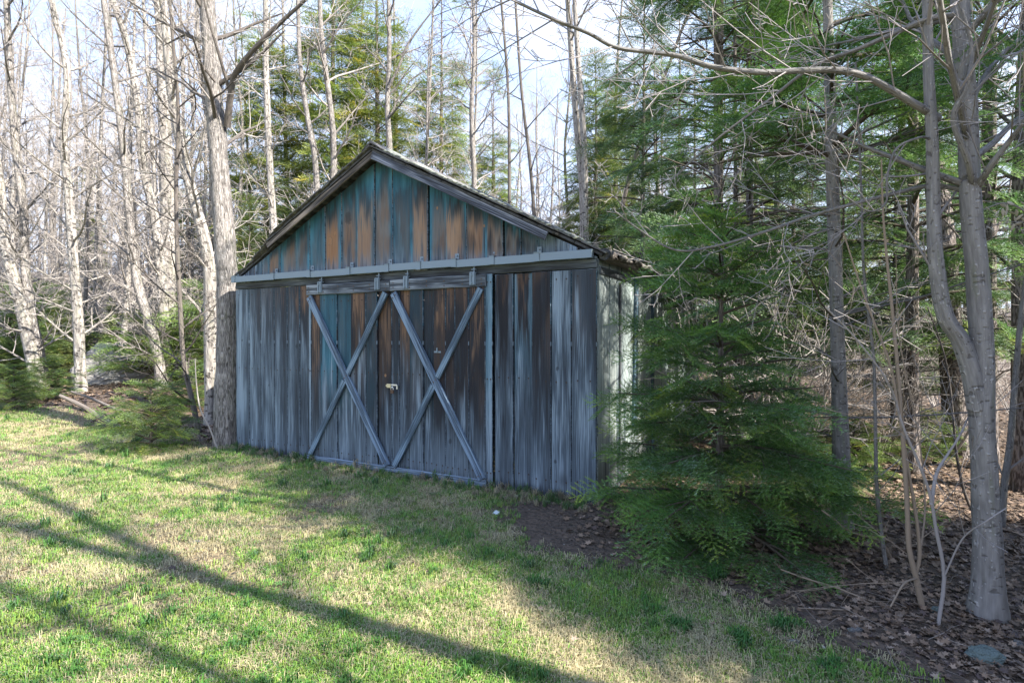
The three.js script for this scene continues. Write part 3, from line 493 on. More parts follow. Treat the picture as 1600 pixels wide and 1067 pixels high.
// a conifer: trunk, branches, foliage (instanced sprays); profile gives the reach of the branches at a fraction of the height
function conifer(name, label, category, x, z, o) {
  const rng = rngOf(o.seed), H = o.H, y0 = terrain(x, z), root = base(name, x, y0, z); tag(root, label, category, o.group);
  const lean = o.lean ?? [0, 0], tp = []; for (let k = 0; k <= 16; k++) { const t = k / 16; tp.push(V(lean[0] * t + Math.sin(t * 5 + o.seed) * 0.02 * H * 0.1, t * H - (k ? 0 : 0.15), lean[1] * t)); }
  part('trunk', new Geo().tube(tp, tp.map((_, k) => lerp(o.r, 0.008, k / 16) * (1 + 0.4 * Math.exp(-k * 1.2))), 10, { rep: 2, rough: 0.1, freq: 3, seed: o.seed }).geo(), barkMat[o.bark ?? 'conifer'], root);
  const wood = new Geo(), dead = new Geo(), mats = [], tints = [], M = new THREE.Matrix4(), X = V(), Y = V(), Z = V();
  const trunkAt = (y) => { const t = clamp(y / H), f = t * 16, i = Math.min(15, Math.floor(f)); return tp[i].clone().lerp(tp[i + 1], f - i); };
  const sub = (p, d, L, r, lvl) => {                     // a live branch with sprays on both sides
    const n = 7, pts = [p], dir = d.clone(); for (let k = 0; k < n; k++) { dir.y += (o.bend ?? -0.05) + (k > 4 ? (o.tipUp ?? 0.03) : 0) + (rng() - 0.5) * 0.08; dir.x += (rng() - 0.5) * 0.14; dir.z += (rng() - 0.5) * 0.14; dir.normalize(); pts.push(pts[k].clone().addScaledVector(dir, L / n)); }
    wood.tube(pts, pts.map((_, k) => Math.max(0.003, r * (1 - 0.8 * k / n))), lvl ? 3 : 5);
    const gap = o.spray * (o.gap ?? 0.3), from = lvl ? 0.1 : (o.bare ?? 0.2);
    for (let s = L * from; s < L; s += gap * lerp(0.7, 1.3, rng())) {
      const f = s / L * n, i = Math.min(n - 1, Math.floor(f)), q = pts[i].clone().lerp(pts[i + 1], f - i), td = V().subVectors(pts[i + 1], pts[i]).normalize();
      if (o.holes && fbm((q.x + x) * o.holes + 40, (q.y + z) * o.holes + q.z * 0.7 * o.holes + 40, 2) < (o.hole ?? 0.42)) continue;
      for (const sd of [-1, 1]) {
        const tip = s > L - gap * 1.2; X.copy(td).applyAxisAngle(UP, tip ? sd * 0.25 : sd * lerp(0.55, 1.0, rng())); X.y += (o.sprayDrop ?? -0.1) + (rng() - 0.5) * 0.55; X.normalize();
        Z.crossVectors(X, UP).normalize().applyAxisAngle(X, (rng() - 0.5) * 1.6); Y.crossVectors(Z, X); const sc = o.spray * lerp(0.65, 1.15, rng()) * (lvl ? 0.8 : 1);
        M.makeBasis(X.clone().multiplyScalar(sc), Y.clone().multiplyScalar(sc), Z.clone().multiplyScalar(sc)).setPosition(q); mats.push(M.clone());
        const v = lerp(0.55, 1.35, fbm(q.x * 2.3 + x, q.y * 2.3 + q.z + 10, 2)) * lerp(0.8, 1.2, rng()), yl = rng() < 0.12 ? 1.7 : 1; tints.push([o.color[0] * v * yl, o.color[1] * v * (yl > 1 ? 1.25 : 1), o.color[2] * v]);
      }
    }
    if (!lvl && L > 0.9) for (const sd of [-1, 1]) for (const t of [0.35, 0.6]) { const i = Math.floor(t * n), td = V().subVectors(pts[i + 1], pts[i]).normalize().applyAxisAngle(UP, sd * 0.75); sub(pts[i].clone(), td, L * (1 - t) * 0.75, r * 0.45, 1); }
  };
  const nW = o.whorls;
  for (let k = 0; k < nW; k++) {
    const t = lerp(o.base, 0.985, k / (nW - 1)), R = o.profile(t); let az = rng() * 6.28;
    for (let b = 0; b < o.per; b++) { az += 6.283 / o.per * lerp(0.75, 1.25, rng()); const L = R * lerp(0.7, 1.12, rng()), p = trunkAt(t * H + (rng() - 0.5) * H / nW * 0.8); sub(p, V(Math.cos(az), lerp(o.up0 ?? 0.25, 0.7, t * t), Math.sin(az)).normalize(), L, 0.006 + L * 0.012, 0); }
  }
  for (let k = 0; k < (o.dead ?? 0); k++) { const t = lerp(0.08, Math.max(0.12, o.base * 1.15), rng()), az = rng() * 6.28; grow(dead, dead, trunkAt(t * H), V(Math.cos(az), 0.05 + rng() * 0.2, Math.sin(az)).normalize(), lerp(0.5, 1.5, rng()) * (o.deadLen ?? 1), 0.012, 1, rng, { ...HARD, rise: -0.01, levels: 2, kids: [5, 6, 0], ref: [1, 1, 1] }); }
  tag(part('branches', wood.geo(), twigMat.fir, root), null, null, null, 'stuff');
  if (dead.count) tag(part('dead_branches', dead.geo(), twigMat.deadfir, root), null, null, null, 'stuff');
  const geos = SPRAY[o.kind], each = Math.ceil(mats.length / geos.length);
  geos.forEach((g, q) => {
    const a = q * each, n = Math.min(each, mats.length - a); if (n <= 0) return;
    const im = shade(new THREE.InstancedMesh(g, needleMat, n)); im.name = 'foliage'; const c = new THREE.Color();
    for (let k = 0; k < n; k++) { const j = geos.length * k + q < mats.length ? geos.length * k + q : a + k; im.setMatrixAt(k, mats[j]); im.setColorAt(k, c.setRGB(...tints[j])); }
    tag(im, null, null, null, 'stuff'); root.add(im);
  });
  return root;
}
function copyOf(o, x, z, turn, scale, label) { const c = o.clone(); c.name = numbered(o.name.replace(/_\d{3}$/, '')); c.position.set(x, terrain(x, z), z); c.rotation.y = turn; c.scale.setScalar(scale); if (label) c.userData = { ...o.userData, label }; scene.add(c); return c; }

// ------------------------------------------------------------------ hardwoods that stand out in the photograph
{
  const big = groundAt(354, 697), D = 7.95, P = (l) => l.map(([x, y, z]) => at(x, y, z ?? D));
  hardwood('hardwood_tree', 'thick shaggy-barked grey hardwood at the left corner of the shed', 'tree', trunkPts([[354, 697], [354, 600], [356, 480], [353, 400], [346, 300], [339, 200], [332, 100], [326, 0]], D, 12), 0.172, 0.08, 'furrowed', 'pale', {
    seed: 11, sides: 28, seg: 130, rough: 0.13, rep: 4, flare: 0.25, branches: 12, f0: 0.5, len: 2.6, limbBark: 'dark',
    limbs: [[P([[356, 200], [362, 150, 7.8], [368, 120, 7.7], [398, 80, 7.5], [440, 38, 7.4], [480, 2, 7.3], [540, -60, 7.2]]), 0.05, 10], [P([[362, 150, 7.8], [345, 90, 7.6], [330, 40, 7.5], [318, -10, 7.4]]), 0.026, 8], [P([[338, 130, 7.7], [290, 70, 7.4], [240, 10, 7.2]]), 0.018, 6]],
  });
}
// [label, base pixel, path pixels upward, width at base in pixels, bark, options]
const LEFT = [
  ['pale trunk with a dark shaded foot close behind the shaggy tree by the shed', [[330, 662], [328, 540], [325, 400], [300, 300], [284, 225], [270, 150], [262, 56], [257, 0]], 20, 'pale', { branches: 14 }],
  ['pale leaning trunk of two at the far left edge, nearest the picture edge', [[60, 606], [48, 552], [30, 470], [10, 390], [0, 285], [-14, 180]], 19, 'pale', { branches: 10 }],
  ['second leaning trunk at the far left edge, greyer and steeper', [[70, 604], [58, 540], [48, 488], [38, 400], [38, 330], [26, 230], [18, 100], [14, 0]], 15, 'furrowed', { branches: 12 }],
  ['straight sunlit whitish trunk standing in front of the grey boulder', [[125, 612], [123, 540], [120, 476], [113, 380], [108, 300], [104, 262], [101, 225], [107, 112], [83, 0]], 16, 'pale', { branches: 14 }],
  ['mossy curved trunk right of the boulder, bending back at knee height', [[254, 606], [246, 560], [236, 514], [217, 453], [208, 390], [200, 300], [195, 244], [182, 130], [165, 0]], 16, 'furrowed', { branches: 16 }],
  ['spotted pale trunk rising beside the mossy curved one', [[256, 596], [256, 540], [255, 476], [247, 380], [240, 330], [225, 262], [217, 165], [202, 75], [178, 0]], 17, 'pale', { branches: 14 }],
  ['thin dark shaded trunk behind the small sunlit fir', [[312, 676], [300, 630], [287, 571], [281, 476], [277, 380], [276, 300], [280, 170], [272, 60], [268, 0]], 8, 'dark', { branches: 16, len: 1.5 }],
];
for (const [label, pix, w, bark, o] of LEFT) { const b = groundAt(...pix[0]), d = -b.z; hardwood('hardwood_tree', label, 'tree', trunkPts(pix, d, 11 + (w % 3)), w / 2 / FPX * d, w / 5 / FPX * d, bark, bark === 'dark' ? 'dark' : 'pale', { f0: 0.1, len: 2.0, seg: 50, ...o, branches: (o.branches ?? 12) * 2, grow: { levels: 3, kids: [9, 8, 6], thin: 0.0032 } }); }
const HIDDEN = [                                        // trunks whose foot is out of sight: depth is given
  ['broad whitish trunk among twigs left of the shaggy tree', 15, [[262, 560], [262, 330], [258, 180], [254, 60], [250, 0]], 22, 'pale', {}],
  ['slim white birch standing left of the roof peak', 14.5, [[430, 540], [428, 365], [424, 298], [417, 112], [417, 0]], 13, 'pale', { branches: 12 }],
  ['slightly crooked grey trunk between the white birch and the roof peak', 15.5, [[500, 520], [493, 253], [481, 183], [470, 98], [467, 0]], 10, 'furrowed', { branches: 16 }],
  ['grey-brown trunk rising straight behind the roof peak', 13.5, [[610, 520], [609, 233], [606, 169], [609, 84], [608, 0]], 10.5, 'furrowed', { branches: 14, limbs: [[[[607, 140], [622, 110], [639, 70], [662, 38], [692, 0], [720, -40]], 0.035], [[[608, 185], [640, 130], [668, 110], [690, 95]], 0.022]] }],
  ['grey trunk behind the right half of the roof, lit on its right', 16, [[741, 520], [741, 281], [737, 169], [741, 98], [740, 0]], 9, 'furrowed', { branches: 16 }],
  ['slender grey trunk with a slight curve right of the roof centre', 13, [[797, 500], [796, 312], [794, 143], [783, 0]], 6, 'dark', { branches: 12, len: 1.4 }],
  ['slender leaning trunk over the right slope of the roof', 12.5, [[838, 480], [834, 331], [828, 255], [815, 143], [805, 0]], 6.5, 'dark', { branches: 14, len: 1.4 }],
  ['tall whitish trunk of a close pair behind the right roof slope', 13.5, [[913, 520], [910, 290], [903, 223], [893, 95], [886, 0]], 13, 'pale', { branches: 8, f0: 0.55 }],
  ['brownish-white twin trunk pressed against the taller whitish one', 13.3, [[918, 520], [914, 330], [912, 223], [903, 95], [897, 0]], 12, 'pale', { branches: 8, f0: 0.55 }],
  ['thin grey trunk leaning to the right above the eave', 12, [[940, 500], [971, 331], [1000, 223], [1025, 156], [1060, 60]], 8, 'dark', { branches: 10 }],
  ['mossy rough trunk leaning behind the left stem of the double maple', 7.2, [[1500, 700], [1468, 330], [1430, 137], [1410, 80], [1397, 0]], 34, 'conifer', { branches: 8, f0: 0.4 }],
  ['reddish-brown conifer trunk at the right behind the double maple', 6.5, [[1552, 720], [1548, 500], [1547, 287], [1547, 32], [1547, -60]], 18, 'conifer', { branches: 14, len: 1.5, f0: 0.12 }],
  ['dark rough trunk at the right edge of the picture', 5.6, [[1604, 760], [1598, 500], [1596, 280], [1600, 100], [1604, 0]], 30, 'conifer', { branches: 18, len: 1.4, f0: 0.08 }],
  ['dark slim trunk showing through the fir beside the shed', 7.0, [[1156, 690], [1152, 560], [1140, 450], [1126, 390], [1120, 300], [1118, 100]], 15, 'conifer', { branches: 14, len: 1.2, f0: 0.1 }],
  ['thin straight dark trunk right of the slim one seen through the fir', 8.2, [[1150, 640], [1150, 470], [1150, 380], [1148, 200], [1146, 0]], 8, 'conifer', { branches: 12, len: 1.2, f0: 0.1 }],
];
for (const [label, d, pix, w, bark, o] of HIDDEN) {
  const limbs = o.limbs?.map(([l, r]) => [l.map(([x, y]) => at(x, y, d - 0.1)), r, 7]);
  hardwood('hardwood_tree', label, 'tree', trunkPts(pix, d, 10 + d * 0.25), w / 2 / FPX * d, w / 5.5 / FPX * d, bark, bark === 'conifer' ? 'dead' : d > 11.9 ? 'pale' : 'grey', { f0: 0.25, len: 1.9, seg: 46, branches: 12, ...o, limbs });
}
{ // the double maple at the right
  const f = groundAt(1546, 962), D = -f.z, P = (l) => l.map(([x, y, dz]) => at(x, y, D + (dz ?? 0)));
  hardwood('maple_tree', 'smooth grey double-stemmed maple with pale lichen spots at the right', 'tree', trunkPts([[1546, 962], [1547, 880], [1542, 760], [1536, 650], [1536, 560], [1528, 440], [1517, 330], [1510, 200], [1502, 80], [1496, 0]], D, 8.5), 0.066, 0.036, 'smooth', 'grey', {
    seed: 401, sides: 24, seg: 110, rough: 0.10, flare: 0.55, branches: 14, f0: 0.55, len: 1.7, limbLen: 0.9, rep: 2,
    limbs: [
      [P([[1530, 640], [1518, 580], [1499, 528], [1479, 497], [1463, 417], [1458, 338], [1455, 223], [1449, 127], [1445, 0], [1438, -180, -0.1], [1420, -420, -0.2]]), 0.052, 3],
      [P([[1464, 186, 0.03], [1446, 175, 0.0], [1420, 160, -0.02], [1390, 142, -0.04], [1350, 121, -0.06], [1310, 112, -0.08], [1250, 112, -0.1], [1190, 115, -0.12], [1110, 106, -0.1], [1060, 90, -0.1], [1020, 84, -0.1], [960, 76, -0.12], [920, 55, -0.15], [870, 35, -0.2], [830, 17, -0.2], [780, -8, -0.2]]), 0.022, 22],
      [P([[1500, 25], [1445, 33], [1400, 52, 0.05], [1340, 78, 0.1], [1270, 105, 0.15], [1200, 158, 0.25], [1130, 210, 0.3], [1060, 270, 0.4]]), 0.017, 8],
      [P([[1520, 300], [1455, 291, 0.1], [1400, 302, 0.15], [1330, 320, 0.2], [1259, 340, 0.3], [1202, 360, 0.3], [1112, 386, 0.4], [1056, 391, 0.4], [1000, 360, 0.4], [960, 330, 0.4]]), 0.014, 9],
      [P([[1452, 218], [1435, 216, -0.1], [1398, 235, -0.15], [1385, 280, -0.15], [1383, 318, -0.15], [1360, 331, -0.15], [1318, 306, -0.15]]), 0.0065, 2],
      [P([[1523, 305], [1510, 250, -0.1], [1488, 183, -0.15], [1506, 140, -0.2], [1516, 80, -0.2], [1496, 10, -0.2], [1480, -40, -0.2]]), 0.018, 4],
      [P([[1523, 300], [1545, 262, -0.12], [1575, 222, -0.2], [1605, 180, -0.3], [1660, 90, -0.4]]), 0.02, 6],
    ],
  });
}
// saplings and shrubs at the right, stem by stem
function stems(name, label, category, list, mat_, twigs, foot, o = {}) {
  const root = base(name, foot.x, foot.y, foot.z), rng = rngOf(o.seed ?? 3); tag(root, label, category, o.group);
  const tw = new Geo();
  for (const [pts, r0, r1, kids] of list) {
    const q = smoothPath(pts.map((p) => p.clone().sub(foot)), 26); part('stem', new Geo().tube(q, q.map((_, k) => lerp(r0, r1, k / 26)), 8, { rep: 2, rough: 0.08, freq: 5 }).geo(), mat_, root);
    for (let k = 0; k < (kids ?? 6); k++) { const i = 5 + Math.floor(rng() * 20); grow(tw, tw, q[i], turned(V().subVectors(q[i + 1], q[i]).normalize(), lerp(0.5, 1.1, rng()), rng() * 6.28), lerp(0.25, 0.7, rng()), Math.max(0.0025, r1 * 0.7), 2, rng, { ...HARD, thin: 0.0016 }); }
  }
  if (tw.count) tag(part('twigs', tw.geo(), twigMat[twigs], root), null, null, null, 'stuff');
  return root;
}
{
  let f = groundAt(1445, 952), D = -f.z, P = (l) => l.map(([x, y, dz]) => at(x, y, D + (dz ?? 0)));
  stems('tan_shrub', 'multi-stemmed tan shrub with long thin upright shoots left of the double maple', 'shrub', [
    [[f, ...P([[1434, 900], [1424, 860], [1420, 789], [1413, 690], [1404, 580], [1393, 470], [1385, 400], [1379, 330], [1376, 250]])], 0.017, 0.004, 5],
    [P([[1434, 900], [1440, 872], [1436, 820], [1426, 760], [1405, 640], [1393, 573], [1365, 500], [1344, 444], [1318, 365]]), 0.011, 0.004, 6],
    [P([[1436, 905], [1415, 915, -0.1], [1395, 950, -0.15]]), 0.006, 0.004, 2], [P([[1440, 872], [1448, 800, 0.1], [1440, 700, 0.1], [1405, 520, 0.1], [1400, 400, 0.1]]), 0.006, 0.002, 3],
  ], twigMat.tan, 'tan', f, { seed: 5 });
  f = groundAt(1470, 985); D = -f.z; P = (l) => l.map(([x, y, dz]) => at(x, y, D + (dz ?? 0)));
  stems('dark_shrub', 'grey leaning shrub stems crossing between the tan shrub and the double maple', 'shrub', [
    [[f, ...P([[1479, 900], [1466, 830], [1456, 774], [1436, 720], [1414, 670], [1390, 600], [1330, 520], [1290, 480]])], 0.010, 0.004, 8],
    [P([[1458, 790], [1466, 740, 0.05], [1482, 712, 0.1], [1500, 684, 0.1], [1520, 640, 0.2]]), 0.010, 0.004, 5],
    [P([[1478, 905], [1510, 840, -0.1], [1545, 815, -0.2], [1575, 795, -0.2]]), 0.0045, 0.003, 2],
  ], twigMat.grey, 'grey', f, { seed: 6 });
  f = groundAt(1568, 826); D = -f.z; P = (l) => l.map(([x, y, dz]) => at(x, y, D + (dz ?? 0)));
  stems('bluish_sapling', 'smooth bluish-grey leaning sapling right of the double maple', 'sapling', [[[f, ...P([[1572, 760], [1580, 700], [1587, 607], [1597, 486], [1612, 380], [1640, 200]])], 0.028, 0.014, 6]], barkMat.smooth, 'grey', f, { seed: 7 });
  f = groundAt(1388, 890); D = -f.z; P = (l) => l.map(([x, y, dz]) => at(x, y, D + (dz ?? 0)));
  stems('grey_sapling', 'thin grey sapling stem between the bare fir trunk and the tan shrub', 'sapling', [[[f, ...P([[1382, 850], [1372, 760], [1370, 690], [1366, 560], [1350, 430], [1345, 300], [1335, 100]])], 0.014, 0.006, 8]], barkMat.smooth, 'grey', f, { seed: 8 });
  f = groundAt(1522, 800); D = -f.z; P = (l) => l.map(([x, y, dz]) => at(x, y, D + (dz ?? 0)));
  stems('grey_sapling', 'short dark leaning stem just left of the foot of the double maple', 'sapling', [[[f, ...P([[1510, 770], [1497, 710], [1490, 640], [1478, 560], [1450, 480]])], 0.014, 0.006, 5]], barkMat.dark, 'dead', f, { seed: 9 });
  // a young beech that kept a few bleached leaves
  f = groundAt(1660, 900); D = -f.z; P = (l) => l.map(([x, y, dz]) => at(x, y, D + (dz ?? 0)));
  const beech = stems('beech_sapling', 'young beech with a few bleached leaves left at the right edge', 'sapling', [[[f, ...P([[1650, 600], [1630, 420], [1610, 340], [1570, 318], [1530, 330]])], 0.012, 0.003, 3], [P([[1630, 420], [1605, 372], [1580, 350], [1548, 352]]), 0.004, 0.002, 2]], twigMat.grey, 'grey', f, { seed: 10 });
  const rb = rngOf(9), leaf = new THREE.SphereGeometry(1, 6, 4).scale(0.011, 0.003, 0.026), lm = leafMat(0.62, 0.56, 0.46, 0.3);
  for (let k = 0; k < 26; k++) { const p = at(1530 + rb() * 75, 318 + rb() * 45, D + (rb() - 0.5) * 0.12).sub(f), m = part('leaf', leaf, lm, beech); m.position.copy(p); m.rotation.set(1.2 + rb(), rb() * 6, rb() * 2); }
}

// ------------------------------------------------------------------ conifers
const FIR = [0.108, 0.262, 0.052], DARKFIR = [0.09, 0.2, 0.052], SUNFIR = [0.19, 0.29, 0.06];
conifer('young_fir', 'bushy dark green young fir with feathery branches beside the right corner of the shed', 'fir', 1.66, -4.32, { seed: 3, holes: 1.25, hole: 0.37, H: 2.55, r: 0.04, base: 0.06, whorls: 11, per: 7, profile: (t) => (1.02 - 0.10 * Math.exp(-t * 9)) * Math.pow(1 - t, 0.62) + 0.12, spray: 0.38, gap: 0.22, kind: 'near', color: FIR, bend: -0.045, tipUp: 0.06, up0: 0.22, dead: 4, deadLen: 0.5 });
conifer('hemlock', 'tall fir with a bare grey lower trunk behind the bushy young fir', 'conifer', at(1318, 525, 4.35).x, -4.35, { seed: 21, H: 8.5, r: 0.062, base: 0.36, whorls: 15, per: 5, profile: (t) => 1.7 * Math.pow(1.05 - t, 0.6), spray: 0.42, gap: 0.36, kind: 'near', color: FIR, holes: 1.1, hole: 0.5, lean: [-0.25, 0], dead: 22, deadLen: 1.1, bark: 'smooth', bare: 0.3 });
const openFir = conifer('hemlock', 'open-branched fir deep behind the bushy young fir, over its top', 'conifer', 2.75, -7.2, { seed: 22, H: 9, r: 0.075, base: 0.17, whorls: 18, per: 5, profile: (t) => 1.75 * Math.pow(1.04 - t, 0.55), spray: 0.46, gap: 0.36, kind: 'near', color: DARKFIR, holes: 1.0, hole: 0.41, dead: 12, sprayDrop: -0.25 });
for (const [x, z, turn, s, label] of [[4.7, -6.4, 1.2, 1.05, 'open-branched fir behind the left stem of the double maple'], [3.9, -9.0, 2.6, 1.1, 'open-branched fir showing between the bare fir trunk and the tan shrub'], [6.6, -7.6, 4.0, 1.1, 'open-branched fir behind the right stem of the double maple'], [2.6, -10.8, 5.2, 0.95, 'open-branched fir standing beyond the far corner of the shed'], [5.6, -11.5, 0.6, 1.2, 'open-branched fir far behind the tan shrub'], [4.95, -9.6, 3.3, 0.75, 'shorter open-branched fir between the tan shrub and the double maple'], [7.6, -10.6, 2.1, 1.0, 'open-branched fir far behind the bluish sapling'], [3.5, -13.2, 1.8, 0.85, 'open-branched fir far back, seen left of the bare fir trunk'], [6.9, -14.2, 5.5, 1.1, 'open-branched fir farthest back behind the double maple'], [5.9, -8.4, 0.2, 0.55, 'low open-branched fir right behind the fork of the double maple']]) copyOf(openFir, x, z, turn, s, label);
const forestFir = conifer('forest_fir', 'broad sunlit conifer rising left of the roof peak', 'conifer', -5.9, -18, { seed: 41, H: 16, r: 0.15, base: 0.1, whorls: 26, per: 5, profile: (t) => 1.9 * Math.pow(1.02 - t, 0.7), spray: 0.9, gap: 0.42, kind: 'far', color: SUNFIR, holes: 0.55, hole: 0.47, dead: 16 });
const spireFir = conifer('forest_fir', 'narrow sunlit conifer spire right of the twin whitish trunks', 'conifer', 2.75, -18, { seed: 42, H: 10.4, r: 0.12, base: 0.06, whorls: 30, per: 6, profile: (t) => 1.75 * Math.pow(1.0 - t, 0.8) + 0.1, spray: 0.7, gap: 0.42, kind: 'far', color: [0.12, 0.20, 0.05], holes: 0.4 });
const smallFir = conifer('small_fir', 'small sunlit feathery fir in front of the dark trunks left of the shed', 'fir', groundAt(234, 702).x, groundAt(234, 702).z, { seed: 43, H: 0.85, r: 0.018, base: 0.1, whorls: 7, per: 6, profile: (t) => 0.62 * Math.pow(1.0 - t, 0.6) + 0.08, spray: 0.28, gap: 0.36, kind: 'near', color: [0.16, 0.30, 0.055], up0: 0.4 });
for (const [px, d, turn, s, label] of [
  [690, 20, 1.0, 0.9, 'hazy green conifer behind the right roof slope near the peak'], [590, 19, 2.2, 1.0, 'tall green conifer straight behind the roof peak'], [420, 18, 3.5, 0.9, 'green conifer behind the slim white birch'], [770, 22, 0.4, 0.72, 'lower green conifer behind the slender trunks over the roof'],
  [140, 26, 4.4, 0.5, 'distant low conifer behind the whitish trunk at the left'], [1180, 20, 5.2, 0.7, 'shaded conifer far behind the firs, straight over the bushy one'], [1350, 19, 2.9, 0.62, 'shaded conifer far behind the tan shrub shoots'], [1510, 16, 0.9, 0.6, 'shaded conifer far behind the double maple'], [300, 23, 1.7, 0.55, 'distant conifer behind the shaggy tree'], [1085, 16, 3.9, 0.6, 'conifer standing behind the far end of the shed roof'],
]) { const p = at(px, 525, d); copyOf(forestFir, p.x, p.z, turn, s, label); }
for (const [px, d, turn, s, label] of [
  [962, 19, 2.0, 0.93, 'second narrow conifer spire right of the first'], [1010, 14, 1.0, 0.42, 'short bright conifer seen over the right eave'], [880, 14.5, 3.0, 0.42, 'short bright conifer behind the lower right roof slope'], [700, 15.5, 5.0, 0.5, 'short conifer just behind the roof right of the peak'], [95, 15.5, 2.0, 0.22, 'low bright fir behind the leaning trunks'], [175, 17, 4.0, 0.2, 'low bright fir behind the boulder'], [390, 14.5, 1.1, 0.45, 'short conifer between the shaggy tree and the roof'], [455, 16, 4.1, 0.52, 'short conifer behind the left roof slope'],
]) { const p = at(px, 525, d); copyOf(spireFir, p.x, p.z, turn, s, label); }
for (const [px, py, turn, s, label] of [
  [20, 640, 1.2, 0.95, 'spreading low evergreen at the left edge of the picture'], [70, 625, 3.0, 0.95, 'low evergreen seedling right of the spreading one'], [292, 640, 2.0, 0.8, 'shaded fir seedling between the small fir and the shaggy tree'], [10, 600, 4.0, 1.0, 'second spreading evergreen behind the one at the left edge'], [110, 560, 5.0, 1.2, 'bright fir seedling between the left trunks and the boulder'], [1335, 745, 0.7, 0.75, 'small fir seedling in front of the bare grey fir trunk'], [1290, 780, 2.7, 0.55, 'tiny fir seedling among leaves right of the bushy fir'], [1440, 720, 4.2, 0.7, 'shaded fir seedling behind the tan shrub'],
]) { const p = groundAt(px, py); copyOf(smallFir, p.x, p.z, turn, s, label); }

{ const r = rngOf(808); for (let k = 0; k < 16; k++) { const d = lerp(13.5, 21, r()), u = lerp(-0.96, -0.5, (k + r()) / 16); if (u < -0.67 && u > -0.86) continue; const c = copyOf(smallFir, u * d, -d, r() * 6, lerp(1.3, 2.9, r())); c.userData = { label: 'low green evergreen among the bare trunks in the wood left of the shed', category: 'fir', group: 'low evergreens in the wood left of the shed' }; } }
// ------------------------------------------------------------------ trees outside the frame to the right that shade the lawn
const shadeFir = conifer('shade_fir', 'fir outside the picture to the right whose shade lies before the shed', 'fir', 5.6, -2.0, { seed: 51, H: 7.2, r: 0.09, base: 0.08, whorls: 20, per: 7, profile: (t) => 1.45 * Math.pow(1.02 - t, 0.5), spray: 0.6, gap: 0.42, kind: 'far', color: DARKFIR });
copyOf(shadeFir, 4.3, -1.2, 2.0, 0.5, 'short fir outside the picture at the right lawn edge'); copyOf(shadeFir, 3.7, -1.55, 4.0, 0.42, 'lowest fir outside the picture at the right lawn edge'); copyOf(shadeFir, 6.9, -2.0, 1.0, 1.02, 'tall fir outside the picture at the right, farthest along the lawn edge'); copyOf(shadeFir, 6.3, -1.45, 5.0, 0.9, 'middle tall fir outside the picture at the right lawn edge'); copyOf(shadeFir, 7.3, -0.75, 2.6, 1.0, 'tall fir outside the picture at the right, nearest the camera line'); copyOf(shadeFir, 5.3, -0.95, 3.0, 0.55, 'second short fir outside the picture at the right lawn edge');
hardwood('shade_hardwood', 'forked bare hardwood outside the picture that throws the long shadow over the lawn', 'tree', [V(5, terrain(5, -0.06), -0.06), V(5.02, 2, -0.05), V(4.95, 4, -0.1), V(5.05, 6.3, -0.06), V(5.3, 8.5, 0.2), V(5.4, 12, 0.5)], 0.12, 0.05, 'smooth', 'grey', { seed: 61, branches: 7, f0: 0.5, len: 2.2, limbs: [[[V(5.02, 6, -0.06), V(4.95, 8, -0.45), V(4.9, 10, -0.75), V(4.9, 12.5, -1.0)], 0.08, 5]] });
hardwood('shade_hardwood', 'slim bare hardwood outside the picture beside the camera', 'tree', [V(6, terrain(6, 1.25), 1.25), V(6, 3, 1.3), V(6.1, 6, 1.2), V(6.1, 10, 1.3)], 0.10, 0.03, 'smooth', 'grey', { seed: 62, branches: 14, f0: 0.35, len: 2.6 });

